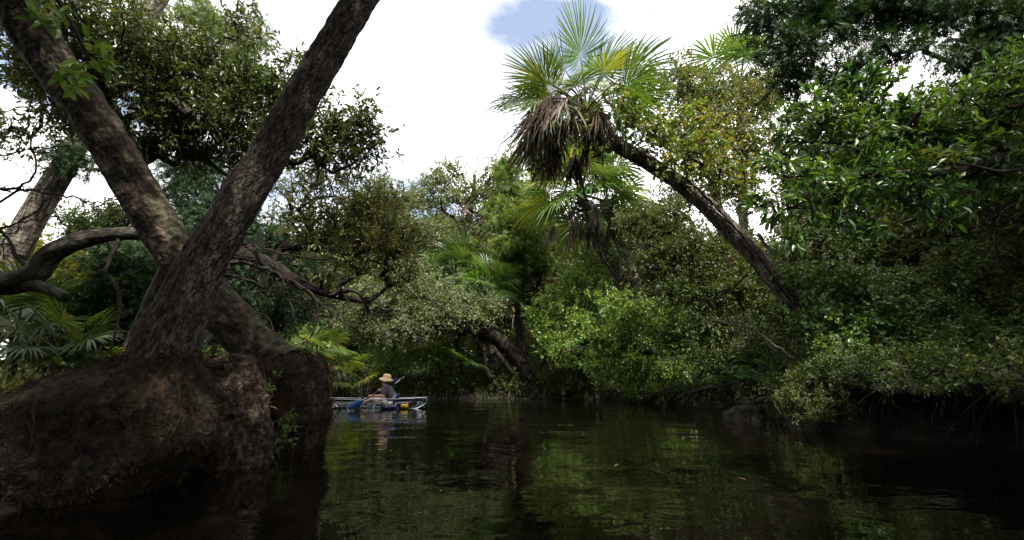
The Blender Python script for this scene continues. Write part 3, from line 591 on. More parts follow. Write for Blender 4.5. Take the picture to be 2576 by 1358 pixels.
tree('hanging_branch', 'yellow green leaves hanging close by the camera at the upper left', 'branch', [(-340, -900, 2.1, .03), (-200, -500, 2.0, .025), (-90, -250, 1.9, .02), (40, -120, 1.9, .015), (130, -20, 1.9, .010), (180, 60, 1.9, .006), (225, 150, 1.9, .004)],
     [(110, -10, 1.9, 40, 60), (170, 60, 1.9, 45, 45), (215, 130, 1.9, 30, 40), (195, 190, 1.9, 20, 20)], 'bright_leaf', 'dark_bark', L=.075, W=.032, cov=.6, per=12, spread=.07, kind='leaf', seed=50, objs=120, limbs=2, tip=.0012, step=.05)
tree('shrub', 'yellow green sunlit shrub under the gnarled limb at the left edge', 'shrub', [(120, 960, 10.5, .05), (130, 800, 10.5, .04), (150, 680, 10.5, .02)],
     [(90, 640, 10.6, 80, 50), (180, 660, 10.4, 70, 50), (150, 730, 10.4, 80, 40), (60, 700, 10.6, 70, 50), (235, 700, 10.4, 50, 50), (40, 600, 11, 60, 40)], 'gold_leaf', 'dark_bark', L=.13, W=.06, cov=2.2, per=34, spread=.3, seed=51, kind='leaf', objs=150, limbs=4)
tree('shrub', 'dull green shrub behind the palmettos at the left edge', 'shrub', [(90, 960, 12, .06), (90, 850, 12, .05), (100, 780, 12, .02)],
     [(60, 790, 12, 110, 60), (180, 800, 12, 90, 60), (20, 720, 12.5, 90, 60), (130, 880, 11.5, 100, 50), (250, 860, 12, 80, 60), (330, 780, 13, 90, 80), (430, 840, 13, 90, 80), (200, 560, 14, 90, 50), (330, 540, 14, 90, 50)], 'shade_leaf', 'dark_bark', L=.09, W=.045, cov=2.6, per=40, spread=.35, seed=52, limbs=4)

def palmetto(label, px, Y, py, n, size, mats, seed, nd=2, emin=5, emax=80, lean=0.0, group=None, name='saw_palmetto', dead='palm_dead', cat='palmetto'):
    r = rng_of(seed); c = at(px, py, Y); c0 = np.array((c[0], c[1], gz(c[0], c[1]))); root = thing(name, label, cat, c0, group)
    if c[2] - c0[2] > .12:
        g = G(); g.tube(np.array((c0 - (0, 0, .1), (c0 + c) / 2 + (.03, 0, 0), c)), (.12 * size, .1 * size, .09 * size), 9, rough=.2); g.build('stem', M['palm_bark_b'], root)
    crown_fronds(root, c, n, size, mats, r, emin, emax, spin=seed * 1.3)
    if nd: crown_dead(root, c, nd, size, dead, r, .1)
    return root
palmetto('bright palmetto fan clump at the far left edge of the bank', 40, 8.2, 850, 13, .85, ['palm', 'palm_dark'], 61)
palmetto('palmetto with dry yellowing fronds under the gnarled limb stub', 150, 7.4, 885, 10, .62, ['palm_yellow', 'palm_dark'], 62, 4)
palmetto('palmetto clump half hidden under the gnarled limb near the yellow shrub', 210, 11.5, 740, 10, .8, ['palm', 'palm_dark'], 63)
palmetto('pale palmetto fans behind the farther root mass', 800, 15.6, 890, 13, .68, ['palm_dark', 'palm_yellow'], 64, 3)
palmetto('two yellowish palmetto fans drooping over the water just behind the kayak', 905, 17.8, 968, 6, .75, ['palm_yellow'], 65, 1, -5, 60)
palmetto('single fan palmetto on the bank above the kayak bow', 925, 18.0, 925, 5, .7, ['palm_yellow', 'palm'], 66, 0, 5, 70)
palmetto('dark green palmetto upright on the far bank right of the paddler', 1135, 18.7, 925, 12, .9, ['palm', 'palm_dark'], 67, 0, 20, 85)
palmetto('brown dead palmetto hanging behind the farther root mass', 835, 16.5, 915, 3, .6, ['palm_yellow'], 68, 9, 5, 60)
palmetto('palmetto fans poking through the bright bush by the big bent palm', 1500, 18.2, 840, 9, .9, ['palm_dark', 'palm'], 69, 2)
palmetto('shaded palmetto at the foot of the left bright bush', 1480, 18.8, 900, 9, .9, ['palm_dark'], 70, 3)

# ------------------------------------------------------------------ far bank
tree('oak_tree', 'pale grey green oak with dead side limbs in the middle of the far bank', 'oak tree', [(1140, 930, 23, .3), (1150, 720, 23, .26), (1170, 590, 23, .2), (1185, 520, 23, .15), (1195, 440, 23, .08)],
     [(1125, 430, 23, 45, 40), (1120, 470, 23, 70, 45), (1180, 500, 22.6, 90, 50), (1080, 510, 23, 60, 40), (1245, 440, 22.6, 65, 40), (1095, 590, 22.6, 70, 45), (1230, 500, 23, 80, 45), (1060, 620, 23, 60, 50), (1200, 570, 23, 70, 45)], 'grey_leaf', 'dark_bark', L=.15, W=.08, cov=1.9, per=44, spread=.5, seed=81, limbs=10, tip=.011)
r = rng_of(82); t = thing('dead_branch', 'bleached bare limbs sticking out of the pale grey green oak', 'dead branch', at(1195, 560, 21.8))
for pth in ([(1190, 575, 21.9), (1225, 555, 21.6), (1270, 585, 21.4), (1290, 610, 21.3)], [(1185, 540, 22), (1160, 520, 21.8), (1130, 530, 21.6)], [(1190, 600, 21.9), (1150, 605, 21.6), (1110, 600, 21.4)], [(1195, 590, 21.8), (1240, 560, 21.5), (1310, 585, 21.3), (1320, 600, 21.3)]):
    bare_branch(np.array([at(*p) for p in pth]), .05, .012, r, 9, .7, 2, None, .2, .3, 5).build('limb', M['dead_wood'], t)
tree('oak_tree', 'pale crown rising left of the pale grey green oak', 'oak tree', [(960, 930, 28, .3), (960, 650, 28, .22), (955, 480, 28, .08)],
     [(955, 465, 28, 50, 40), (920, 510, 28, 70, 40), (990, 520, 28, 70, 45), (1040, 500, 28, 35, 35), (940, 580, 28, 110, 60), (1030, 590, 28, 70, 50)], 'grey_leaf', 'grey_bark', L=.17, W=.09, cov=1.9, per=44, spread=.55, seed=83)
for px, top, seed, lab, sx in ((1290, 385, 84, 'tall green cypress standing left of the second palm', 1.0), (1345, 425, 85, 'cypress close beside the tall green cypress, a little shorter', .8)):
    Y = 21 if seed == 84 else 22.5; bl = []
    rr = rng_of(seed); y = top
    while y < 700:
        k = (y - top) / 320; bl.append((px + rr.normal() * 22 * sx * min(1, .3 + k), y + 12, Y + rr.normal() * .4, (24 + 95 * min(k, .8)) * sx, 26 + 10 * k)); y += 25 + 10 * k
    tree('cypress_tree', lab, 'cypress tree', [(px + 25, 940, Y, .22), (px + 15, 780, Y, .19), (px + 5, 600, Y, .15), (px - 3, 480, Y, .09), (px - 5, top, Y, .03)], bl, 'cypress', 'dark_bark', L=.26, W=.2, cov=2.0, per=44, spread=.42, kind='needle', seed=seed, limbs=8, tip=.009, from_frac=.3)
palm('second tall palm with a shaggy dead skirt behind the big bent palm', [(1600, 950, 17.5, .24), (1585, 760, 17.5, .22), (1535, 640, 17.5, .2), (1490, 560, 17.5, .2), (1462, 490, 17.5, .19)], 1.6, 30, 9, ['palm', 'palm_yellow', 'palm_dark'], 'palm_dead', 'palm_bark_b', 86, sides=12, drop=.6)
palm('slender ringed palm with fibre boots just right of the shaggy palm', [(1665, 960, 18.5, .27), (1612, 750, 18.5, .24), (1575, 650, 18.5, .23), (1540, 560, 18.5, .21), (1525, 510, 18.5, .2)], 1.3, 14, 12, ['palm_dark', 'palm_yellow'], 'palm_dead_dark', 'palm_bark_c', 87, sides=14)
tree('slim_tree', 'thin dark bare leaning trunk between the shaggy palm and its slender neighbour', 'tree', [(1580, 930, 16.5, .09), (1560, 730, 16.5, .085), (1500, 620, 16.5, .07), (1475, 540, 16.5, .05), (1462, 430, 16.5, .03)], [(1500, 560, 16.5, 30, 30), (1560, 640, 16.5, 30, 30)], 'ivy_leaf', 'dark_bark', L=.09, W=.05, cov=1.2, per=20, spread=.3, seed=88, limbs=3)
palm('short cabbage palm with wide drooping fans among the far oaks', [(1245, 950, 19.5, .2), (1240, 850, 19.5, .2), (1226, 725, 19.5, .2)], .92, 26, 10, ['palm', 'palm_dark'], 'palm_dead', 'palm_bark_b', 89, sides=12, emin=-25)
palm('small dark palm crown left of the short cabbage palm', [(1140, 940, 21.5, .18), (1140, 800, 21.5, .17), (1145, 690, 21.5, .16)], 1.25, 18, 5, ['palm_dark'], 'palm_dead_dark', 'palm_bark_b', 90, sides=10)
# arching fallen oak
r = rng_of(91); t = thing('arched_oak', 'dark oak trunk arching down to the far bank under grey green foliage', 'oak tree', at(1345, 955, 18.9) * (1, 1, 0))
g = G(); P = resample(np.array([np.append(at(*p[:3]), p[3]) for p in [(1350, 985, 18.9, .33), (1310, 915, 18.7, .3), (1270, 870, 18.4, .28), (1225, 838, 18.0, .27), (1180, 826, 17.7, .24), (1120, 822, 17.5, .18), (1050, 815, 17.3, .13), (980, 790, 17.2, .07)]]), .12); g.tube(P[:, :3], P[:, 3], 14, rough=.18, rf=4, ring=.5); g.build('trunk', M['dark_bark'], t)
for pth, r0 in (([(1192, 832, 17.8), (1212, 880, 18.0), (1222, 930, 18.3), (1248, 975, 18.6)], .13), ([(1205, 836, 17.9), (1250, 890, 18.2), (1290, 940, 18.5)], .12), ([(1160, 830, 17.7), (1150, 870, 18.0), (1165, 940, 18.5)], .07)):
    bare_branch(np.array([at(*p) for p in pth]), r0, r0 * .8, r, 4, .5, 1, None, .2, .15, 8).build('limb', M['dark_bark'], t)
tree('oak_tree', 'grey green small leaved oak boughs hanging over the arched trunk', 'oak tree', [(985, 960, 18.6, .14), (990, 860, 18.4, .12), (1010, 790, 18, .1), (1090, 770, 17.6, .08), (1180, 770, 17.4, .05)],
     [(960, 760, 17.6, 80, 60), (1030, 740, 17.6, 90, 60), (1060, 800, 17.3, 100, 45), (1130, 760, 17.5, 90, 55), (1170, 800, 17.3, 90, 35), (1230, 770, 17.5, 50, 35), (1010, 830, 17.2, 90, 30), (900, 800, 17.8, 70, 50), (1010, 680, 18.5, 80, 40)], 'grey_leaf', 'grey_bark', L=.085, W=.05, cov=2.4, per=46, spread=.32, seed=92, limbs=10, tip=.006, twigs=False)
def bush(label, blobs, leaf, seed, L=.09, W=.05, cov=2.6, stem=None, bark='dark_bark', objs=0, kind='quad', per=40, spread=.3, name='shrub', limbs=6, upn=.8, cat='shrub', droop=.15, group=None, tip=.005):
    bx = np.mean([b[0] for b in blobs]); by = max(b[1] + b[4] for b in blobs); Y = np.mean([b[2] for b in blobs]) + .3
    top = min(b[1] for b in blobs)
    while gz(*at(bx, by, Y)[:2]) < .12 and Y < 40: Y += .2
    p = at(bx, by, Y); zg = gz(p[0], p[1]); yb = by
    if zg < 0: zg = -.1
    while at(bx, yb, Y)[2] > zg and yb < by + 400: yb += 4
    tr = [(bx, yb, Y, .05), (bx + 6, yb * .6 + top * .4, Y, .045), (bx - 4, yb * .3 + top * .7, Y, .03), (bx, yb * .1 + top * .9, Y, .012)]
    return tree(name, label, cat, tr, blobs, leaf, bark, L, W, cov, per, spread, kind, droop, seed, group, objs, limbs, False, tip, .1, .3, upn)
bush('bright green bush left of the brightest bush on the far bank', [(1425, 790, 17.8, 85, 60), (1470, 700, 17.8, 70, 60), (1390, 860, 17.5, 60, 45), (1440, 740, 17.6, 60, 40), (1420, 880, 17.3, 50, 50), (1500, 660, 18.2, 50, 40), (1360, 800, 17.8, 40, 50)], 'bright_leaf', 101, .11, .055, 2.0)
bush('brightest yellow green bush leaning over the water on the far bank', [(1480, 820, 15.8, 50, 40), (1740, 850, 15.4, 60, 50), (1700, 920, 15, 60, 40), (1500, 920, 15.2, 50, 30), (1600, 975, 14.9, 60, 18), (1570, 830, 15.2, 95, 70), (1620, 780, 15.2, 75, 45), (1540, 760, 15.5, 60, 35), (1560, 910, 15.0, 70, 50), (1650, 860, 15.2, 80, 60), (1690, 800, 15.6, 60, 50), (1520, 860, 15.2, 40, 40), (1640, 930, 15.0, 60, 30), (1540, 950, 14.9, 40, 25)], 'bright_leaf', 102, .11, .055, 2.3)
bush('low leafy green bush on the bank above the paddler', [(1000, 905, 18.3, 60, 30), (1040, 890, 18.3, 60, 28), (950, 925, 18.4, 40, 22)], 'bright_leaf', 103, .09, .05, 2.0)
bush('small yellow green bush under the grey green oak boughs', [(1085, 885, 18.6, 45, 25), (1120, 870, 18.8, 35, 20)], 'vine_leaf', 104, .09, .05, 2.0)
k = 0
for lab, bl, lf in (('dull low scrub along the water right behind the paddler', [(1010, 965, 18.7, 60, 28), (1080, 960, 18.8, 60, 30)], 'shade_leaf'), ('dull low scrub under the dark upright palmetto', [(1160, 965, 18.8, 60, 28), (1230, 960, 18.9, 55, 30)], 'shade_leaf'),
                    ('mossy low scrub at the foot of the arched trunk', [(1290, 970, 18.8, 60, 26), (1370, 960, 18.8, 50, 35), (1420, 960, 18.6, 50, 30)], 'moss'), ('dull low scrub left of the kayak bow', [(860, 960, 18.0, 50, 40), (800, 930, 17.8, 50, 40)], 'shade_leaf'),
                    ('dark scrub between the two bright bushes at the waterline', [(1470, 955, 18.4, 50, 38), (1500, 900, 18.6, 60, 40)], 'shade_leaf'), ('dark scrub in front of the brightest bush at the waterline', [(1700, 940, 16.5, 60, 45), (1760, 900, 16.5, 60, 50)], 'shade_leaf')):
    bush(lab, bl, lf, 110 + k, .09, .045, 2.4, spread=.25); k += 1
# second row of trees on the far bank
tree('oak_tree', 'golden leaved tree glowing behind the slender ringed palm', 'tree', [(1650, 950, 24, .2), (1650, 750, 24, .17), (1660, 620, 24, .08)], [(1640, 600, 24, 70, 50), (1690, 660, 24, 70, 50), (1610, 680, 24, 60, 40), (1700, 580, 24, 50, 40), (1560, 590, 25, 50, 40), (1480, 640, 25, 60, 40)], 'yellow_leaf', 'grey_bark', L=.16, W=.08, cov=1.9, seed=121, spread=.5)
tree('oak_tree', 'russet tinged oak left of the bright bushes behind the cypress', 'tree', [(1400, 950, 24.5, .22), (1395, 750, 24.5, .18), (1390, 620, 24.5, .07)], [(1390, 600, 24.5, 80, 50), (1340, 660, 24.5, 80, 50), (1420, 690, 24.5, 80, 50), (1380, 760, 24, 80, 50), (1300, 740, 24.5, 80, 50)], 'russet_leaf', 'dark_bark', L=.16, W=.08, cov=1.8, seed=122, spread=.5)
tree('oak_tree', 'yellowish oak seen through the gap behind the pale grey green oak', 'tree', [(1060, 950, 26, .22), (1060, 780, 26, .18), (1070, 640, 26, .07)], [(1040, 650, 26, 70, 40), (1100, 680, 26, 70, 40), (1000, 640, 26, 60, 40), (1220, 660, 26, 70, 40), (1150, 640, 26, 70, 40), (1060, 720, 26, 90, 40)], 'yellow_leaf', 'grey_bark', L=.16, W=.08, cov=1.8, seed=123, spread=.5)
tree('oak_tree', 'dark oak filling the shade behind the paddler', 'tree', [(880, 950, 22, .22), (890, 800, 22, .18), (900, 700, 22, .07)], [(860, 720, 22, 90, 60), (930, 700, 22, 80, 60), (820, 800, 21, 90, 60), (920, 840, 21, 90, 50), (740, 760, 21, 90, 70), (760, 860, 20, 80, 60), (680, 850, 20, 80, 60), (850, 640, 22, 80, 50)], 'shade_leaf', 'dark_bark', L=.12, W=.06, cov=2.0, seed=124, spread=.45)

# ------------------------------------------------------------------ right bank
def big_palm():
    root = thing('palm_tree', 'big bent palm leaning over the river with a ragged crown of green and dead fans', 'palm tree', at(2120, 940, 9.8) * (1, 1, 0)); r = rng_of(131)
    tr = [(2190, 1000, 9.9, .24), (2115, 905, 9.7, .215), (2030, 800, 9.5, .19), (1960, 718, 9.45, .18), (1890, 635, 9.4, .18), (1800, 540, 9.35, .18), (1720, 470, 9.3, .165), (1640, 415, 9.25, .155), (1565, 372, 9.2, .165), (1510, 335, 9.2, .175), (1475, 285, 9.2, .16)]
    palm('', tr, 1.5, 0, 0, ['palm'], 'palm_dead', 'palm_bark_c', 132, sides=30, step=.06, rough=.22, root=root, boots=60)
    c = at(1475, 275, 9.2); b = parent_origin(root)
    def frond(px, py, dY, me, el, s, name='frond', roll=0.0):
        # aimed from the crown at the place where the blade starts
        t = at(px, py, 9.2 + dY); d = t - c; az = math.atan2(-d[0], d[1]); e = math.degrees(math.atan2(d[2], math.hypot(d[0], d[1])))
        inst(name, me, root, Matrix.Translation(Vector(c - b)) @ Matrix.Rotation(az, 4, 'Z') @ Matrix.Rotation(math.radians(e - el), 4, 'X') @ Matrix.Rotation(roll, 4, 'Y') @ Matrix.Scale(s, 4))
    mk = lambda i, dr, ro, mat, R=1.05, pet=1.1, sp=3.7, td=.35: fan_mesh(1400 + i, 0, R, pet, 42, sp, dr, mat, roll=ro, tipdroop=td, torn=.08, fold=.8)
    live = [mk(0, .05, .5, 'palm', sp=2.6, td=.05), mk(1, .15, -.4, 'palm_yellow', td=.1), mk(2, .25, .6, 'palm', td=.15), mk(3, .2, -.7, 'palm_yellow', td=.2), mk(4, .45, .2, 'palm_dark', td=.45), mk(5, .3, 1.1, 'palm', sp=3.4, td=.35), mk(6, .2, -1.2, 'palm_yellow', sp=3.2, td=.3)]
    for px, py, dY, k, s in ((1468, 155, -.15, 0, 1.05), (1490, 170, .5, 0, .95), (1385, 190, -.2, 1, .95), (1340, 215, -.5, 2, 1.05), (1345, 245, .4, 2, 1.0), (1560, 180, -.3, 3, 1.0), (1585, 200, .2, 2, 1.05), (1555, 215, -.7, 1, .95), (1600, 235, .5, 3, .95),
                             (1425, 165, -.4, 0, .85), (1510, 160, -.3, 0, .85), (1370, 165, .3, 2, .95), (1530, 165, .6, 3, .95), (1450, 185, .9, 2, .9), (1350, 275, -.9, 2, .9), (1415, 225, -.3, 3, .85), (1500, 215, -.5, 1, .85), (1545, 240, -.2, 5, .85), (1395, 215, .5, 6, .9), (1460, 200, .3, 5, .85), (1410, 170, .7, 1, .9), (1520, 190, .9, 2, .9), (1440, 190, -.9, 4, .8), (1380, 260, -.8, 4, .9), (1560, 270, -.8, 4, .85), (1330, 290, .1, 4, 1.0), (1310, 330, -.3, 4, .8)):
        frond(px, py, dY, live[k if r.uniform() < .6 else int(r.integers(7))], 0, s * r.uniform(.88, 1.08), roll=r.normal() * .45)
    for i in range(20):
        me = deads('palm_dead' if i % 5 < 3 else 'palm_dead_dark')[int(r.integers(5))]; s = 1.1 * r.uniform(.75, 1.15); az = i * 2.39996
        inst('dead_frond', me, root, Matrix.Translation(Vector(c - b + np.array((.12 * r.normal(), .1, -r.uniform(.0, .3))))) @ Matrix.Rotation(PI / 2 + (i - 9.5) * .17 + r.normal() * .2, 4, 'Z') @ Matrix.Rotation(r.normal() * .15, 4, 'X') @ Matrix.Scale(s, 4))
    for i in range(9):         # withered fans still held up among the green ones
        inst('dead_frond', deads('palm_dead')[2 + i % 3], root, Matrix.Translation(Vector(c - b + np.array((.1 * r.normal(), .1 * r.normal(), .25 + .35 * r.uniform())))) @ Matrix.Rotation(i * 2.39996, 4, 'Z') @ Matrix.Rotation(r.uniform(.1, .5), 4, 'X') @ Matrix.Scale(r.uniform(.75, .95), 4))
    for i in range(16):        # long outward dead stalks on the river side
        me = deads('palm_dead' if i % 3 else 'palm_dead_dark')[i % 2]; s = 1.38 * r.uniform(.85, 1.1)
        inst('dead_frond', me, root, Matrix.Translation(Vector(c - b + np.array((0, 0, -.1)))) @ Matrix.Rotation(PI / 2 + r.uniform(-1.0, 1.2), 4, 'Z') @ Matrix.Rotation(r.uniform(-.1, .35), 4, 'X') @ Matrix.Scale(s, 4))
    for k, (pth, r0) in enumerate((([(1905, 590, 9.1), (1990, 690, 9.2), (2060, 780, 9.3), (2120, 830, 9.4)], .035), ([(1700, 440, 9.0), (1800, 530, 9.0), (1900, 615, 9.1), (1960, 690, 9.2)], .03), ([(1960, 560, 9.3), (1980, 650, 9.3), (2010, 730, 9.3)], .02))):
        bare_branch(np.array([at(*p) for p in pth]), r0, r0 * .5, r, 2, .3, 1, None, .1, .3, 6).build('clinging_root', M['dead_wood'], root)
    g = G()           # torn bark strips along the trunk
    P = resample(np.array([np.append(at(*p[:3]), p[3]) for p in tr]), .05); 
    for k in range(260):
        i = int(r.integers(8, len(P) - 2)); d = unit(P[i + 1, :3] - P[i, :3]); o_ = unit(np.cross(d, r.normal(size=3))); p = P[i, :3] + o_ * P[i, 3] * .98
        g.leaves(p[None], unit(-d * 1.0 + o_ * .35 + r.normal(size=3) * .2)[None], o_[None], r.uniform(.12, .4), r.uniform(.02, .05), 'blade')
    g.build('bark_strips', M['palm_bark_c'], root, smooth=False, kind='stuff')
big_palm()
tree('climbing_vine', 'yellow green round leaved vine climbing over the big bent palm and hanging from its crown', 'vine', [(1990, 760, 9.0, .02), (1880, 610, 8.9, .018), (1750, 470, 8.9, .016), (1650, 400, 8.8, .014), (1560, 330, 8.8, .012), (1500, 270, 8.8, .01)],
     [(1560, 260, 8.7, 70, 50), (1640, 330, 8.7, 80, 60), (1600, 300, 8.6, 50, 50), (1500, 340, 8.5, 50, 50), (1720, 400, 8.7, 90, 60), (1780, 350, 8.9, 80, 60), (1620, 240, 8.9, 40, 40), (1480, 300, 8.4, 60, 25), (1810, 440, 8.7, 80, 50), (1700, 310, 9, 80, 40), (1360, 430, 8.9, 20, 20)],
     'vine_leaf', 'dark_bark', L=.105, W=.07, cov=1.25, per=22, spread=.3, kind='leaf', seed=133, objs=300, limbs=8, tip=.004, from_frac=.1, droop=.5, upn=.5)
tree('oak_tree', 'yellowing tree right of the big bent palm crown', 'tree', [(1850, 950, 14, .2), (1830, 650, 14, .17), (1790, 450, 14, .13), (1760, 320, 14, .07)],
     [(1700, 190, 14, 60, 55), (1740, 250, 14, 90, 60), (1830, 240, 14, 90, 60), (1900, 280, 14, 70, 60), (1800, 330, 13.6, 120, 70), (1890, 380, 13.6, 90, 60), (1760, 420, 13.6, 110, 60), (1700, 350, 14, 70, 50), (1850, 480, 13.6, 110, 60), (1920, 220, 14, 50, 50)], 'yellow_leaf', 'dark_bark', L=.12, W=.055, cov=1.9, per=40, spread=.42, seed=134, limbs=10, kind='leaf')
tree('oak_tree', 'dark olive oak with a few russet leaves under the big bent palm trunk', 'oak tree', [(1830, 960, 12.5, .15), (1815, 800, 12.5, .13), (1780, 660, 12.3, .1), (1740, 560, 12, .06)],
     [(1660, 560, 12, 80, 60), (1720, 640, 11.8, 100, 60), (1640, 660, 12, 60, 60), (1790, 620, 12, 80, 70), (1780, 720, 11.7, 110, 60), (1700, 740, 11.8, 80, 45), (1860, 760, 11.7, 90, 60), (1800, 820, 11.6, 100, 45), (1890, 690, 12, 60, 60), (1730, 500, 12.4, 80, 40), (1590, 560, 12.2, 40, 40)], 'russet_leaf', 'dark_bark', L=.10, W=.036, cov=2.2, per=40, spread=.34, seed=135, limbs=10, kind='leaf')
palm('palm top poking above the yellowing tree beside the dark cedar', [(1880, 950, 17, .2), (1870, 600, 17, .18), (1865, 300, 17, .18), (1862, 205, 17, .17)], 1.45, 16, 8, ['palm', 'palm_dark'], 'palm_dead', 'palm_bark_c', 136, sides=10)
tree('cedar_tree', 'dark feathery cedar reaching in across the upper right corner', 'cedar tree', [(2900, 1060, 6.2, .3), (2870, 700, 6.2, .27), (2800, 400, 6.2, .22), (2700, 150, 6.2, .16), (2560, -40, 6.2, .1), (2380, -150, 6.2, .06)],
     [(1930, 50, 6.0, 75, 65), (2010, 130, 6.0, 85, 70), (2060, 40, 6.1, 110, 70), (2200, 30, 6.2, 130, 80), (2120, 190, 5.9, 80, 40), (2240, 140, 5.9, 90, 35), (2360, 40, 6.0, 150, 70), (2520, 60, 6.0, 120, 90), (2440, 150, 6.0, 90, 35), (2600, 200, 6.1, 90, 60), (2300, -80, 6.2, 200, 80), (2560, -100, 6.2, 200, 80), (2050, -60, 6.1, 120, 70), (2000, 200, 6.3, 50, 40)],
     'cedar', 'dark_bark', L=.16, W=.11, cov=2.3, per=44, spread=.27, kind='needle', seed=137, limbs=16, tip=.006, step=.25, droop=.35)
tree('broadleaf_branch', 'glossy bright green broadleaf boughs reaching in close by from the right edge', 'tree', [(2900, 900, 3.4, .09), (2800, 650, 3.3, .08), (2700, 500, 3.2, .065), (2560, 400, 3.1, .05), (2400, 430, 3.0, .035), (2200, 440, 2.9, .025), (2060, 450, 2.9, .014)],
     [(1990, 330, 3.0, 45, 35), (2050, 280, 3.1, 60, 45), (1960, 430, 2.9, 40, 40), (1905, 500, 2.9, 30, 30), (2020, 520, 2.9, 60, 40), (2120, 350, 3.0, 110, 80), (2100, 470, 2.9, 90, 60), (2000, 590, 2.9, 40, 30), (2250, 300, 3.1, 120, 80), (2230, 450, 3.0, 120, 70), (2380, 360, 3.1, 130, 100), (2340, 500, 3.0, 110, 55), (2490, 260, 3.1, 110, 90), (2500, 420, 3.1, 100, 90), (2150, 240, 3.1, 80, 40), (2560, 170, 3.2, 60, 60), (2160, 560, 3.0, 80, 40)],
     'glossy_leaf', 'dark_bark', L=.08, W=.03, cov=2.1, per=26, spread=.15, kind='leaf', seed=138, objs=300, limbs=12, twigs=True, tip=.0035, step=.12, from_frac=.3, upn=.6)
tree('hanging_branch', 'yellowing sprig among the glossy boughs near the right edge', 'branch', [(2610, 415, 3.08, .008), (2520, 430, 2.7, .006), (2440, 415, 2.7, .005), (2360, 410, 2.7, .003)], [(2400, 400, 2.7, 40, 20), (2340, 400, 2.7, 30, 20)], 'yellow_leaf', 'dark_bark', L=.07, W=.026, cov=.9, per=14, spread=.06, kind='leaf', seed=139, objs=60, limbs=1, tip=.001, step=.05)
for i, (lab, bl, lf, L_, W_) in enumerate((
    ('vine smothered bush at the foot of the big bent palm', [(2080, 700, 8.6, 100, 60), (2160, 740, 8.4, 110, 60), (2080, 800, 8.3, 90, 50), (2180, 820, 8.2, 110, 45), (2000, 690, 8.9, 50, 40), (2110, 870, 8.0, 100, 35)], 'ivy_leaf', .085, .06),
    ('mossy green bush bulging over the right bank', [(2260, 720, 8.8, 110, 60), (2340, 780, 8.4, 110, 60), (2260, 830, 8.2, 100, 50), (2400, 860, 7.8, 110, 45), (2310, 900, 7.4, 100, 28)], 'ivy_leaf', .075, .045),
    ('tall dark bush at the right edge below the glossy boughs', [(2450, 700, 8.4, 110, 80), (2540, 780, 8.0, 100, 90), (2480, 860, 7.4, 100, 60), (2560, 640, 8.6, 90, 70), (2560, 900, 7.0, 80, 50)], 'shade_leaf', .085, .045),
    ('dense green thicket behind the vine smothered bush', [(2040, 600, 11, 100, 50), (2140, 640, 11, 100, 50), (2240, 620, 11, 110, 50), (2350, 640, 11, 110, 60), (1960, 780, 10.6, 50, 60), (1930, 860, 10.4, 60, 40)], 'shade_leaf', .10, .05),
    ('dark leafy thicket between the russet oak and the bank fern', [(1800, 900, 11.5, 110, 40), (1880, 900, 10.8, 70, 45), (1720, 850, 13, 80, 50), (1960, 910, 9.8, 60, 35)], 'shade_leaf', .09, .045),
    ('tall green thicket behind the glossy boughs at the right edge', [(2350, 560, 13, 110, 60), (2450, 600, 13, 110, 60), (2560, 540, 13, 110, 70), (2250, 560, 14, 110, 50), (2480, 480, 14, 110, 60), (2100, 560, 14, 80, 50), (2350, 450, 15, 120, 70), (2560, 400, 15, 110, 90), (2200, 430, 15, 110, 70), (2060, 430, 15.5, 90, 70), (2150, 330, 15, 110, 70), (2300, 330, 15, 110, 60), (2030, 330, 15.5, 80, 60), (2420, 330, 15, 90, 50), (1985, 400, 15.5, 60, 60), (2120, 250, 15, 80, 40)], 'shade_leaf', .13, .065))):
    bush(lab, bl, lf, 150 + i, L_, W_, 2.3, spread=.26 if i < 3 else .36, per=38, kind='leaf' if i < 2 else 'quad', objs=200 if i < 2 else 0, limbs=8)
r = rng_of(160)
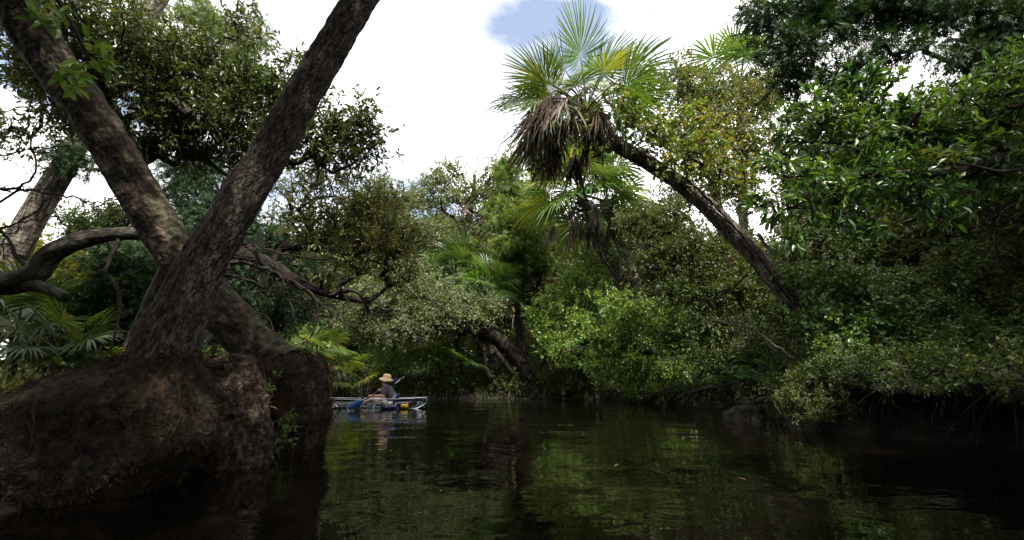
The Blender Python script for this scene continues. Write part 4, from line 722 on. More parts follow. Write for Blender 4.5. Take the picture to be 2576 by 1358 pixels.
for lab, pth, r0, sub, mt in (('bleached forked branch fallen in front of the dark thicket on the right bank', [(2010, 905, 8.8), (1950, 870, 8.9), (1900, 830, 9.0), (1850, 815, 9.1), (1790, 805, 9.2)], .022, 7, 'dead_wood'), ('two pale leaning poles beside the brightest bush', [(1770, 965, 12.5), (1710, 920, 12.6), (1650, 885, 12.8), (1600, 850, 13)], .03, 4, 'dead_wood'),
                              ('dark crooked root reaching along the waterline left of the fern', [(1840, 970, 10.9), (1790, 975, 11.1), (1745, 985, 11.6), (1700, 1003, 12.5)], .06, 5, 'dark_bark'), ('brown arched root at the waterline under the dark scrub', [(1740, 985, 13.4), (1700, 972, 13.6), (1660, 985, 14), (1640, 1000, 14.4)], .04, 4, 'dark_bark'),
                              ('slender dark bough reaching left from the big bent palm trunk', [(1880, 690, 9.2), (1820, 740, 9.1), (1760, 755, 9.1), (1700, 760, 9.1)], .022, 7, 'dark_bark'), ('pale stick leaning out of the scrub beside the straw hat', [(990, 968, 17.6), (1030, 935, 17.9), (1065, 905, 18.2), (1100, 890, 18.4)], .018, 3, 'grey_bark'),
                              ('bent bare branch over the shade left of the brightest bush', [(1420, 885, 16.6), (1480, 875, 16.5), (1530, 915, 16.4), (1590, 918, 16.4)], .03, 5, 'dead_wood'), ('forked drift branch standing in dark water at the lower right', [(2395, 1120, 5.6), (2385, 1090, 5.6), (2395, 1070, 5.6), (2420, 1062, 5.6)], .016, 2, 'dark_bark'),
                              ('dark twiggy bough at the right edge', [(2590, 500, 7), (2520, 540, 7), (2500, 610, 7), (2540, 680, 7)], .03, 8, 'dark_bark'), ('dry twigs strewn along the undercut right bank lip', [(2560, 980, 6.0), (2450, 960, 6.2), (2350, 950, 6.4), (2240, 930, 6.7)], .02, 12, 'dead_wood')):
    P = np.array([at(*p) for p in pth]); t = thing('dead_branch', lab, 'dead branch', P[0]); bare_branch(P, r0, r0 * .35, r, sub, .45, 2, None, .1, .3, 6, .05).build('limb', M[mt], t)
for lab, tr_, bk in (('reddish bare trunk standing in the thicket near the right edge', [(2405, 760, 13.5, .2), (2400, 600, 13.5, .19), (2405, 500, 13.5, .18), (2420, 200, 13.5, .14)], 'red_bark'), ('pale mottled trunk behind the glossy boughs', [(2085, 800, 13, .14), (2066, 640, 13, .13), (2055, 520, 13, .11), (2050, 430, 13, .08)], 'grey_bark')):
    tree('slim_tree', lab, 'tree', tr_, [(tr_[-1][0], tr_[-1][1] + 30, tr_[-1][2], 90, 60), (tr_[-1][0] - 60, tr_[-1][1] + 90, tr_[-1][2], 70, 50)], 'oak_leaf', bk, L=.12, W=.06, cov=1.6, seed=hash_s(lab), limbs=4)
def fern(label, px, py, Y, n, size, seed):
    r = rng_of(seed); c = at(px, py, Y); c[2] = max(c[2], gz(c[0], c[1])); root = thing('fern', label, 'fern', c); b = c
    for k in range(n):
        az = k * 2.39996 + r.normal() * .3; e = r.uniform(.45, 1.25); d = np.array((math.cos(az) * math.cos(e), math.sin(az) * math.cos(e), math.sin(e))); l = size * r.uniform(.75, 1.15)
        u = np.linspace(0, 1, 12)[:, None]; P = c + d * l * u + np.array((0, 0, -1.)) * l * .55 * u ** 2.2; g = G(); g.tube(P, np.linspace(.006, .002, 12), 3, cap=False)
        T = unit(np.gradient(P, axis=0)); S = unit(np.cross(T, (0, 0, 1.))); pos, dr, ll = [], [], []
        for q in np.linspace(.12, .98, 22):
            i = q * 11; a = int(i); fr = i - a; p = P[a] * (1 - fr) + P[min(a + 1, 11)] * fr
            for sg in (-1, 1): pos.append(p); dr.append(S[a] * sg + T[a] * .35 - np.array((0, 0, .15))); ll.append(l * .24 * math.sin(PI * (.12 + .86 * (1 - q))) ** .7)
        ll = np.array(ll); g.leaves(np.array(pos), np.array(dr), np.tile((0, 0, 1.), (len(pos), 1)) + r.normal(size=(len(pos), 3)) * .12, ll, ll * .26, 'leaf'); g.build('frond', M['fern'], root, smooth=False)
fern('blue green fern spreading its fronds at the waterline on the right bank', 1850, 965, 9.9, 11, .85, 171)
fern('smaller fern behind the waterline fern', 1895, 915, 10.5, 8, .75, 172)
fern('yellowish fern standing among the palmettos at the far left', 195, 930, 7.6, 8, .75, 173)
fern('low fern at the foot of the dull scrub left of the kayak', 740, 905, 15.2, 8, .9, 174)
def black_stump():
    root = thing('stump', 'black waterlogged stump at the waterline below the fern', 'stump', at(1870, 1045, 9.4) * (1, 1, 0)); V, D = loft([(*at(1868, 1075, 9.4), .46, .36), (*at(1868, 1055, 9.4), .43, .33), (*at(1875, 1037, 9.4), .36, .28), (*at(1885, 1024, 9.4), .22, .2), (*at(1890, 1018, 9.4), .05, .05)], 40, .10, 3, 5., .05, 9)
    g = G(); g.grid(V, closed=True); g.build('bole', M['soil'], root)
    bare_branch(np.array([at(1900, 1012, 9.3), at(1930, 1005, 9.2), at(1945, 1020, 9.1)]), .06, .03, rng_of(5), 3, .2, 1, None, .06, .2, 7).build('root', M['dark_bark'], root)
black_stump()
bush('pale yellow green weed clump trailing into the water on the right bank', [(2010, 960, 7.9, 45, 30), (1990, 1000, 7.6, 50, 28), (2060, 1010, 7.3, 70, 30), (2140, 1030, 7.0, 60, 24), (2030, 1040, 7.2, 60, 16)], 'moss', 181, .055, .03, 1.7, per=36, spread=.14, tip=.0025, kind='leaf', objs=200, limbs=5, name='weed_clump', cat='weeds')
bush('dark trailing greenery draped over the undercut right bank', [(2250, 905, 6.9, 100, 35), (2380, 915, 6.6, 100, 38), (2520, 915, 6.3, 90, 45), (2160, 925, 7.2, 70, 35), (2090, 930, 7.6, 80, 45), (2420, 965, 6.0, 60, 16), (2230, 965, 6.7, 50, 18)], 'shade_leaf', 184, .06, .035, 1.7, per=34, spread=.2, tip=.003, kind='leaf', objs=150, limbs=5)
bush('dim greenery hanging over the front of the undercut lip at the right edge', [(2150, 955, 6.5, 60, 30), (2250, 960, 6.0, 60, 30), (2345, 955, 5.5, 70, 32), (2450, 955, 5.0, 80, 34), (2550, 960, 4.6, 80, 40), (2200, 925, 6.4, 80, 28), (2400, 920, 5.4, 110, 34), (2540, 910, 4.9, 80, 40)], 'shade_leaf', 185, .06, .03, 1.5, per=34, spread=.16, tip=.0025, kind='leaf', objs=200, limbs=6)
bush('low mixed weeds along the waterline left of the black stump', [(1640, 985, 15.8, 50, 20), (1700, 980, 14.6, 50, 22), (1750, 978, 13.2, 50, 24), (1795, 982, 12.0, 45, 26), (1830, 985, 11.2, 40, 26), (1900, 985, 9.8, 50, 30), (1950, 975, 8.8, 40, 30)], 'shade_leaf', 186, .07, .035, 1.6, per=34, spread=.2, tip=.003)
bush('small leafy weeds sprouting from the waterline of the farther root mass', [(720, 1075, 5.2, 45, 22), (700, 1100, 5.1, 30, 18)], 'moss', 182, .045, .022, 1.1, per=26, spread=.09, tip=.002, kind='leaf', objs=150, limbs=3, name='weed_clump', cat='weeds')
bush('two leaved green sprout growing between the stump and the farther root mass', [(675, 965, 4.9, 14, 22), (668, 1000, 4.9, 10, 15)], 'bright_leaf', 183, .07, .018, 1.0, per=10, spread=.06, tip=.002, kind='leaf', objs=60, limbs=2, name='weed_clump', cat='weeds')

# ------------------------------------------------------------------ ground cover, grass, litter, hanging roots
def bank_points(n, xr, yr, dmin, dmax, seed):
    r = rng_of(seed); P = np.stack([r.uniform(*xr, n), r.uniform(*yr, n)], 1); d = river_dist(P); P = P[(d > dmin) & (d < dmax)]; return np.concatenate([P, ground_z(P)[:, None]], 1), r
P, r = bank_points(60000, (-14, 13), (4, 27), .15, 7, 201); k = len(P)
n_ = np.sin(P[:, 0] * 1.3) + np.sin(P[:, 1] * 1.1 + 2) + r.normal(size=k) * .6; P = P[n_ > -.4]; k = len(P)
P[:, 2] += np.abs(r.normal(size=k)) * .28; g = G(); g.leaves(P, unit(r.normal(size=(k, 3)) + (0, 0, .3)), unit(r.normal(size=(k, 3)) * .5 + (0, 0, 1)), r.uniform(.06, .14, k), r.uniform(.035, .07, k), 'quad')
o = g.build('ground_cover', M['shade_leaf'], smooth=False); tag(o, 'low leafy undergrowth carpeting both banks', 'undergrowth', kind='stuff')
P, r = bank_points(22000, (-14, 13), (3, 26), .05, 5, 202); k = len(P); P[:, 2] += .015; g = G(); g.leaves(P, unit(r.normal(size=(k, 3)) * (1, 1, .2)), unit(r.normal(size=(k, 3)) * .25 + (0, 0, 1)), r.uniform(.06, .13, k), r.uniform(.03, .06, k), 'quad')
o = g.build('leaf_litter', M['litter'], smooth=False); tag(o, 'brown fallen leaves lying on the banks', 'leaf litter', kind='stuff')
P1, r = bank_points(9000, (-9.5, -3.4), (4.5, 9.5), .1, 4, 203); P2, _ = bank_points(2500, (4.4, 7.2), (8, 11.5), .05, 1.2, 204); P3, _ = bank_points(6000, (-8, 6), (17.5, 20), .05, 1.5, 205); P = np.vstack([P1, P2, P3]); k = len(P)
g = G(); g.leaves(P, unit(r.normal(size=(k, 3)) * .38 + (0, 0, 1)), unit(r.normal(size=(k, 3))), r.uniform(.2, .6, k), r.uniform(.008, .016, k), 'blade'); o = g.build('grass', M['grass'], smooth=False); tag(o, 'long grass blades standing along the water edge', 'grass', kind='stuff')
# roots hanging from the undercut lip of the right bank and along the far bank
r = rng_of(206); g = G(); A = RIVER; B = np.roll(RIVER, -1, 0)
for a, b in zip(A, B):
    l = np.linalg.norm(b - a)
    if max(a[1], b[1]) > 30 or min(a[1], b[1]) < 1.0: continue
    if max(abs(a[0]), abs(b[0])) > 15: continue
    nrm = np.array(((b - a)[1], -(b - a)[0])) / l
    for q in range(int(l * (12 if a[0] > 4 and a[1] < 9.5 else 8))):
        p = a + (b - a) * r.uniform(); o_ = p + nrm * r.uniform(.1, .45); z = gz(*o_)
        if z < 0.05: o_ = p - nrm * r.uniform(.1, .45); z = gz(*o_)
        if z < 0.02: continue
        s = np.array((o_[0], o_[1], z + .02)); inn = np.array((p[0], p[1], 0)) - np.array((o_[0], o_[1], 0)); e = s + inn * r.uniform(.6, 1.3); e[2] = r.uniform(-.1, .12)
        m = (s + e) / 2 + r.normal(size=3) * .06 + np.array((0, 0, .06)); g.tube(resample(np.array((s, m, e)), .12), r.uniform(.004, .018), 4, cap=False)
o = g.build('bank_roots', M['soil']); tag(o, 'thin dark roots hanging down the water edge of the banks', 'roots', kind='stuff')

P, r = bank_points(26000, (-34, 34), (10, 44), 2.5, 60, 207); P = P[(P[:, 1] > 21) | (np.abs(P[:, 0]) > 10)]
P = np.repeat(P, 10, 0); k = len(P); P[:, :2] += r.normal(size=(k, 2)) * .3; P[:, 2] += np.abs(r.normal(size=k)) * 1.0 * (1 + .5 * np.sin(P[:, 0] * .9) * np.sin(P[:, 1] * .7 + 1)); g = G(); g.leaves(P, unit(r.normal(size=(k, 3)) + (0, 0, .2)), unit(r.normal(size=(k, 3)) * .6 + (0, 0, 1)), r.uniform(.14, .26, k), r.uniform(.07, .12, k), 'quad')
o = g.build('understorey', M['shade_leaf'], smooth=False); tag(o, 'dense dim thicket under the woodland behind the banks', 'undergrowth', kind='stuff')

def overhang():
    E = resample(np.array([(6.3, 7.9, 0), (5.5, 7.35, 0), (5.25, 6.9, 0), (5.25, 6.4, 0), (5.5, 5.6, 0), (5.3, 4.4, 0), (5.5, 3, 0), (5.5, 1.5, 0)], float), .09); T = unit(np.gradient(E, axis=0)); Nn = np.stack([-T[:, 1], T[:, 0], 0 * T[:, 0]], 1)
    prof = [(1.6, .0), (1.1, .03), (.6, .05), (.2, .03), (-.15, .0), (-.34, -.06), (-.40, -.13), (-.30, -.19), (-.05, -.24), (.35, -.3), (.7, -.4)]; V = []
    for e, n_ in zip(E, Nn):
        row = []
        for d, dz in prof:
            p = e + n_ * d; k = fbm((p[0], p[1], dz * 3), 2.2, 3); p = e + n_ * (d - (.16 * k if d < .5 else 0)); z = max(gz(*(e + n_ * 1.5)[:2]), .7) if d > 1.2 else .74
            row.append((p[0], p[1], z + dz + .12 * k - .06 * (d > 1)))
        V.append(row)
    g = G(); g.grid(np.array(V)); o = g.build('turf_overhang', M['soil']); tag(o, 'dark undercut turf lip overhanging the water along the right bank', 'bank edge', kind='structure')
    r = rng_of(208); g = G(); n = 2600; i = r.integers(0, len(E), n); d = r.uniform(-.42, 1.5, n); P = E[i] + Nn[i] * d[:, None] + r.normal(size=(n, 3)) * .05; P[:, 2] = .78 + np.abs(r.normal(size=n)) * .06 - np.clip(-d - .1, 0, 1) * .5
    g.leaves(P, unit(r.normal(size=(n, 3)) * (1, 1, .4)), unit(r.normal(size=(n, 3)) * .35 + (0, 0, 1)), r.uniform(.05, .11, n), r.uniform(.02, .045, n), 'quad'); o = g.build('lip_litter', M['litter'], smooth=False); tag(o, 'dead leaves and bits lying on the undercut lip of the right bank', 'leaf litter', kind='stuff')
    g = G()
    for k in range(230):
        j = int(r.integers(0, len(E))); p = E[j] - Nn[j] * r.uniform(.1, .42); p[2] = .66; e = p + np.array((r.normal() * .12, r.normal() * .12, -r.uniform(.15, .62))); m = (p + e) / 2 + r.normal(size=3) * .05; g.tube(resample(np.array((p, m, e)), .1), np.linspace(r.uniform(.003, .009), .0015, len(resample(np.array((p, m, e)), .1))), 4, cap=False)
    o = g.build('hanging_rootlets', M['fibre']); tag(o, 'thin rootlets dangling from the undercut lip of the right bank', 'roots', kind='stuff')
overhang()

# ------------------------------------------------------------------ woodland behind (copies of two built trees)
def forest(proto_label, leafk, bark, seed, h):
    r = rng_of(seed); root = thing('woodland_tree', proto_label, 'tree', (0, 0, 0), 'woodland trees far behind the banks')
    tr = resample(np.array([(0, 0, -.3, .24), (.1, .1, h * .35, .2), (-.15, .1, h * .7, .13), (0, 0, h, .03)]), .4); g = G(); g.tube(tr[:, :3], tr[:, 3], 7, rough=.1); g.build('trunk', M[bark], root)
    T = []
    for k in range(150):
        z = h * r.uniform(.12, 1.0); w_ = h * .30 * math.sin(PI * min(1, .15 + .85 * z / h)) ** .7 + .4; a = r.uniform(0, 2 * PI); q = w_ * r.uniform(.3, 1) ** .5; T.append((math.cos(a) * q, math.sin(a) * q, z))
    nodes, dirs, chains, tips, w_ = grow(tr[:, :3], tr[:, 3], np.array(T), r, .5, .1); tw = G()
    for ch in chains: R = .012 * w_[ch] ** .5; R[0] = R[1]; tw.tube(nodes[ch], R, 3, cap=False)
    tw.build('twigs', M[bark], root, kind='stuff'); pos, ld, nn, ll, ww, _ = sprays(r, nodes[tips], dirs[tips], 110, .75, .22, .11); g = G(); g.leaves(pos, ld, nn, ll, ww); g.build('foliage', M[leafk], root, smooth=False, kind='stuff'); return root
wt = [forest('dull green leafy tree of the woodland behind the banks', 'shade_leaf', 'dark_bark', 301, 9.0), forest('olive yellow tree of the woodland behind the banks', 'olive_leaf', 'grey_bark', 302, 8.5)]
r = rng_of(303); spots = []
for x in np.arange(-24, 26, 2.6): spots.append((x + r.normal() * .6, 27.5 + r.normal() * 1.2 + (4 if abs(x + 1) < 7 else 0)))
for x in np.arange(-30, 34, 3.2): spots.append((x + r.normal() * .8, 35 + r.normal() * 1.5))
for y in np.arange(3, 27, 2.6): spots.append((9.5 + y * .28 + r.normal() * .6, y)); 
for y in np.arange(12, 27, 3.0): spots.append((-11 - y * .35 + r.normal() * .6, y + 8 if y < 19 else y))
for y in np.arange(2, 9.5, 2.4): spots.append((-9.5 + r.normal() * .5, y))
for x, y in ((-6, -3), (-8, -7), (6.5, -1.5), (8, -6), (-5.2, -.6), (3, -33), (-2, -35)): spots.append((x, y))  # unseen trees behind the camera, added to shade the foreground
for i, (x, y) in enumerate(spots):
    if river_dist(np.array([[x, y]]))[0] < .6: continue
    p = wt[i % 2]; c = p if i < 2 else copy_tree(p); s = r.uniform(.8, 1.15)
    if y > 20 and abs(x + 1) < 9: s *= 1.3
    if x < -8.5 and y < 22: s *= .5
    kind_ = 'dull green leafy' if i % 2 == 0 else 'olive yellow'
    wh = 'behind the far bank trees' if y > 24 else ('behind the thickets of the right bank' if x > 0 else 'on the left bank behind the palmettos')
    c['label'] = '%s woodland tree standing %s' % (kind_, wh); c['group'] = 'woodland trees ' + wh
    c.location = (x, y, gz(x, y)); c.rotation_euler = (0, 0, r.uniform(0, 6.28)); c.scale = (s, s, s)

def shading_oak(label, x, y, lean, box, seed, n, h=5.5):
    # unseen oak added beside the camera, its crown spread to shade the foreground
    r = rng_of(seed); z0 = gz(x, y); root = thing('oak_tree', label, 'oak tree', (x, y, z0)); b = np.array((x, y, z0))
    tr = resample(np.array([(x, y, z0 - .2, .38), (x + lean * .15, y, h * .45, .33), (x + lean * .5, y + .2, h * .8, .26), (x + lean, y + .3, h * 1.1, .18)]), .3); g = G(); g.tube(tr[:, :3], tr[:, 3], 14, rough=.12); g.build('trunk', M['oak_bark'], root)
    lo, hi = np.array(box[0]), np.array(box[1]); T = lo + (hi - lo) * r.uniform(size=(n, 3)); T = T[~((T[:, 1] > 2.6) & (T[:, 2] < 1.9 + T[:, 1] * 1.15))]; T = T[~((T[:, 0] > 3.0) & (T[:, 0] < 6.6) & (T[:, 1] > -2.2))]  # crown gap shaped to let sun onto the near right boughs
    nodes, dirs, chains, tips, w_ = grow(tr[:, :3], tr[:, 3], T, r, .5, .45); tw = G(); order = sorted(range(len(chains)), key=lambda c: -w_[chains[c][1]] * len(chains[c])); big = set(order[:10])
    for ci, ch in enumerate(chains):
        R = np.minimum(.009 * w_[ch] ** .5, .16); R[0] = R[1]
        if ci in big: gb = G(); gb.tube(nodes[ch], R, 7); gb.build('limb', M['oak_bark'], root)
        else: tw.tube(nodes[ch], R, 3, cap=False)
    tw.build('twigs', M['oak_bark'], root, kind='stuff'); pos, ld, nn, ll, ww, _ = sprays(r, nodes[tips], dirs[tips], 120, .6, .16, .075); g = G(); g.leaves(pos, ld, nn, ll, ww); g.build('foliage', M['oak_leaf'], root, smooth=False, kind='stuff')
shading_oak('unseen oak added to shade the foreground from the right bank', 7.6, -2.5, -2.5, ((-1.5, -9, 5.6), (11, 2.6, 8.6)), 401, 480)
shading_oak('unseen oak added to shade the foreground from the left bank', -6.2, -2.0, 1.8, ((-10, -8, 5.6), (.6, 4.2, 8.4)), 402, 620)

r = rng_of(411); me = unit_leaf('leaf', 'litter')
for k, (px, py) in enumerate(((980, 1120), (1430, 1062), (1720, 1090), (1110, 1210), (1560, 1150) , (1850, 1180), (2100, 1230), (930, 1070), (1640, 1040))):
    d = (py - 950) / F; Y = CAM_H / d; p = at(px, py, Y); o = bpy.data.objects.new('floating_leaf', me); C.objects.link(o); s_ = r.uniform(.06, .1)
    o.matrix_basis = Matrix.Translation((p[0], p[1], .006)) @ Matrix.Rotation(r.uniform(0, 6.3), 4, 'Z') @ Matrix.Diagonal((s_ * .45, s_, s_, 1)); tag(o, 'small brown leaf floating on the dark water', 'leaf', 'leaves floating on the river')

# ------------------------------------------------------------------ clear kayak and its load
KY = 12.6
def zpx(px, py, dy=0.0): return at(px, py, KY + dy)
def clear_mat():
    m, N, L = new_mat('clear hull plastic'); out = N('ShaderNodeOutputMaterial'); t = N('ShaderNodeBsdfTransparent'); t.inputs[0].default_value = (.82, .86, .88, 1); gl = N('ShaderNodeBsdfGlossy'); gl.inputs['Roughness'].default_value = .06; gl.inputs[0].default_value = (.95, .97, 1, 1)
    f = N('ShaderNodeFresnel'); f.inputs[0].default_value = 1.5; a = N('ShaderNodeMath'); a.operation = 'MULTIPLY_ADD'; L(f.outputs[0], a.inputs[0]); a.inputs[1].default_value = .55; a.inputs[2].default_value = .0; mx = N('ShaderNodeMixShader'); L(a.outputs[0], mx.inputs[0]); L(t.outputs[0], mx.inputs[1]); L(gl.outputs[0], mx.inputs[2]); L(mx.outputs[0], out.inputs[0]); return m
M['clear'] = clear_mat(); M['alu'] = plain('white rail', (.45, .47, .49), .4, .5, .3); M['black'] = plain('black plastic', (.012, .012, .013), .45); M['seat'] = plain('blue seat fabric', (.012, .035, .13), .7, .3, 0, 40); M['blade'] = plain('blue paddle blade', (.012, .06, .19), .35, .5); M['yellow'] = plain('yellow bag', (.75, .45, .02), .5, .4, 0, 12, .15)
M['skin'] = plain('skin', (.50, .28, .19), .55, .35, 0, 20, .08); M['hair'] = plain('brown hair', (.045, .024, .014), .6, .3, 0, 60, .4); M['straw'] = None
def stripe_mat():
    m, N, L = new_mat('striped tee'); out = N('ShaderNodeOutputMaterial'); p = N('ShaderNodeBsdfPrincipled'); p.inputs['Roughness'].default_value = .85; tc = N('ShaderNodeTexCoord'); sp = N('ShaderNodeSeparateXYZ'); L(tc.outputs['Object'], sp.inputs[0])
    mu = N('ShaderNodeMath'); mu.operation = 'MULTIPLY'; L(sp.outputs[2], mu.inputs[0]); mu.inputs[1].default_value = 26; fr = N('ShaderNodeMath'); fr.operation = 'FRACT'; L(mu.outputs[0], fr.inputs[0])
    r_ = ramp(N, [(.04, .033, .05), (.04, .033, .05), (.13, .06, .065), (.034, .03, .05), (.11, .105, .13)], [0, .5, .52, .66, .84]); r_.color_ramp.interpolation = 'CONSTANT'; L(fr.outputs[0], r_.inputs[0]); L(r_.outputs[0], p.inputs[0]); L(p.outputs[0], out.inputs[0]); return m
M['tee'] = stripe_mat()
def floral_mat():
    m, N, L = new_mat('white and coral shorts'); out = N('ShaderNodeOutputMaterial'); p = N('ShaderNodeBsdfPrincipled'); p.inputs['Roughness'].default_value = .85; tc = N('ShaderNodeTexCoord'); no = N('ShaderNodeTexNoise'); no.inputs['Scale'].default_value = 9; L(tc.outputs['Object'], no.inputs[0])
    sp = N('ShaderNodeSeparateXYZ'); L(tc.outputs['Object'], sp.inputs[0]); ad = N('ShaderNodeMath'); ad.operation = 'MULTIPLY_ADD'; L(sp.outputs[0], ad.inputs[0]); ad.inputs[1].default_value = -.9; L(no.outputs[0], ad.inputs[2])
    r_ = ramp(N, [(.72, .68, .64), (.72, .66, .62), (.75, .25, .18), (.8, .36, .28)], [0, .80, .86, 1]); L(ad.outputs[0], r_.inputs[0]); L(r_.outputs[0], p.inputs[0]); L(p.outputs[0], out.inputs[0]); return m
M['shorts'] = floral_mat()
def straw_mat():
    m, N, L = new_mat('woven straw'); out = N('ShaderNodeOutputMaterial'); p = N('ShaderNodeBsdfPrincipled'); p.inputs['Roughness'].default_value = .7; tc = N('ShaderNodeTexCoord'); wv = N('ShaderNodeTexWave'); wv.bands_direction = 'Z'; wv.inputs['Scale'].default_value = 28; wv.inputs['Distortion'].default_value = 1.5; L(tc.outputs['Object'], wv.inputs[0])
    r_ = ramp(N, [(.30, .20, .10), (.50, .37, .21)]); L(wv.outputs['Fac'], r_.inputs[0]); L(r_.outputs[0], p.inputs[0]); t = N('ShaderNodeBsdfTranslucent'); L(r_.outputs[0], t.inputs[0]); mx = N('ShaderNodeMixShader'); mx.inputs[0].default_value = .15; L(p.outputs[0], mx.inputs[1]); L(t.outputs[0], mx.inputs[2]); L(mx.outputs[0], out.inputs[0]); return m
M['straw'] = straw_mat()

bow, stern = zpx(760, 998), zpx(1074, 999); xb, xs = bow[0], stern[0]; LEN = xs - xb; XC = (xb + xs) / 2
def hull_section(u):       # u -1 bow .. 1 stern : half width, keel height, rail height
    k = 1 - abs(u) ** 2.6; return .39 * max(k, 0) ** .75 + .004, -.10 + .26 * abs(u) ** 6, .245 + .035 * u * u
ky = thing('kayak', 'clear plastic kayak with pale rails floating behind the root mass', 'kayak', (XC, KY, 0))
us = np.sin(np.linspace(-PI / 2, PI / 2, 41)); V = []
for u in us:
    w_, zk, zr = hull_section(u); a = np.linspace(-1, 1, 17); yy = np.sign(a) * np.abs(a) ** .7 * w_ * (.72 + .28 * np.abs(a)); zz = zk + (zr - zk) * np.abs(a) ** 3.0; V.append(np.stack([np.full(17, XC + u * LEN / 2), KY + yy, zz], 1))
g = G(); g.grid(np.array(V)); g.build('hull', M['clear'], ky)
for sg in (-1, 1):
    P = np.array([(XC + u * LEN / 2, KY + sg * hull_section(u)[0], hull_section(u)[2] + .006) for u in us]); g = G(); g.tube(P, .010, 8); g.build('rail', M['alu'], ky)
    P = np.array([(XC + u * LEN / 2, KY + sg * (hull_section(u)[0] * .93 - .01), hull_section(u)[2] - .105) for u in np.linspace(-.72, .72, 25)]); g = G(); g.tube(P, .008, 8); g.build('inner_rail', M['alu'], ky)
    for u in (-.62, -.42, -.12, .1, .34, .52):
        w_, zk, zr = hull_section(u); g = G(); g.box((XC + u * LEN / 2, KY + sg * (w_ * .95), zr - .105), (.018, .022, .022)); g.build('clip', M['black'], ky)
for u in (-.3, .12, .44):
    w_, zk, zr = hull_section(u); g = G(); x = XC + u * LEN / 2; P = np.array([(x, KY + y * w_ * .95, zr - .10 - .22 * (1 - y * y)) for y in np.linspace(-1, 1, 11)]); g.tube(P, .011, 6); g.build('rib', M['alu'], ky)
def pillow(g, c, hx, hy, hz, R=None, mi=0, n=9, e=4.0):
    a = np.linspace(-PI / 2, PI / 2, n); b = np.linspace(-PI, PI, 17)[:-1]; f = lambda t, p: np.sign(t) * np.abs(t) ** p; q = 2 / e
    V = np.stack([hx * f(np.cos(a), q)[:, None] * f(np.cos(b), q)[None], hy * f(np.cos(a), q)[:, None] * f(np.sin(b), q)[None], np.repeat(hz * f(np.sin(a), q)[:, None], 16, 1)], -1)
    if R is not None: V = V @ np.array(R).T
    g.grid(V + np.asarray(c), closed=True, mi=mi)
Ry = lambda t: np.array(((math.cos(t), 0, math.sin(t)), (0, 1, 0), (-math.sin(t), 0, math.cos(t))))
hip = zpx(982, 1011); hip[2] = .10; sh = zpx(975, 970)
seat = thing('folding_chair', 'blue padded seat with white strap supporting the paddler in the clear kayak', 'seat', (hip[0], KY, .0))
g = G(); pillow(g, (hip[0] + .16, KY, .235), .03, .19, .16, Ry(.3)); g.build('backrest', M['seat'], seat)
g = G(); pillow(g, (hip[0] - .02, KY, .035), .22, .2, .03); g.build('cushion', M['seat'], seat)
g = G(); pillow(g, (hip[0] + .15, KY - .225, .30), .05, .012, .022, Ry(-.9)); g.build('strap_buckle', M['alu'], seat)
g = G(); g.tube(np.array([(hip[0] + .12, KY - .22, .2), (hip[0] + .02, KY - .28, .11), (hip[0] - .03, KY - .33, .04)]), .014, 6); g.build('strap', M['alu'], seat)
c = zpx(1020, 1013); bag = thing('dry_bag', 'small bright yellow bag lying in the stern of the kayak', 'bag', (c[0], KY, .02)); g = G(); pillow(g, (c[0], KY - .1, .065), .10, .09, .055, Ry(.1), e=3); g.build('pouch', M['yellow'], bag); g = G(); g.tube(np.array([(c[0] + .05, KY - .1, .10), (c[0] + .09, KY - .1, .14), (c[0] + .11, KY - .1, .11)]), (.03, .025, .012), 7); g.build('rolled_end', M['yellow'], bag)
c = zpx(1058, 1006); th = thing('float_valve', 'clear round fitting with silvery bracket inside the stern tip', 'fitting', (c[0], KY, 0)); g = G(); a = np.linspace(0, 2 * PI, 25); g.tube(np.stack([c[0] + .045 * np.cos(a), np.full(25, KY - .02), .13 + .045 * np.sin(a)], 1), .008, 6, cap=False); g.build('ring', M['alu'], th); g = G(); g.tube(np.array([(c[0] - .05, KY - .03, .19), (c[0] - .12, KY - .03, .02)]), .010, 6); g.tube(np.array([(c[0] + .05, KY - .03, .12), (c[0] + .13, KY - .03, .03)]), .006, 6); g.build('bracket', M['alu'], th)
c = zpx(842, 1006); wb = thing('deck_bag', 'crumpled white plastic bag in the bow of the kayak', 'bag', (c[0], KY, .05)); g = G(); V, D = loft([(c[0] - .1, KY, .03, .16, .12), (c[0] - .1, KY, .07, .16, .12), (c[0] - .08, KY, .11, .10, .08), (c[0] - .08, KY, .13, .03, .03)], 24, .05, 7, 2.0); g.grid(V, closed=True); g.build('sack', plain('white plastic', (.7, .74, .78), .3), wb)
p0, p1 = zpx(912, 1000, -.3), zpx(919.5, 907, -.3); pole = thing('camera_pole', 'thin black upright pole with a small black camera on the kayak', 'pole', p0); g = G(); g.tube(np.array((p0, (p0 + p1) / 2, p1)), (.011, .009, .008), 7); g.build('pole', M['black'], pole); g = G(); g.box(p1 + (0, 0, -.03), (.02, .02, .045)); g.build('camera', M['black'], pole); g = G(); g.box(p0 + (0, .0, 0), (.03, .03, .03)); g.build('clamp', M['black'], pole)

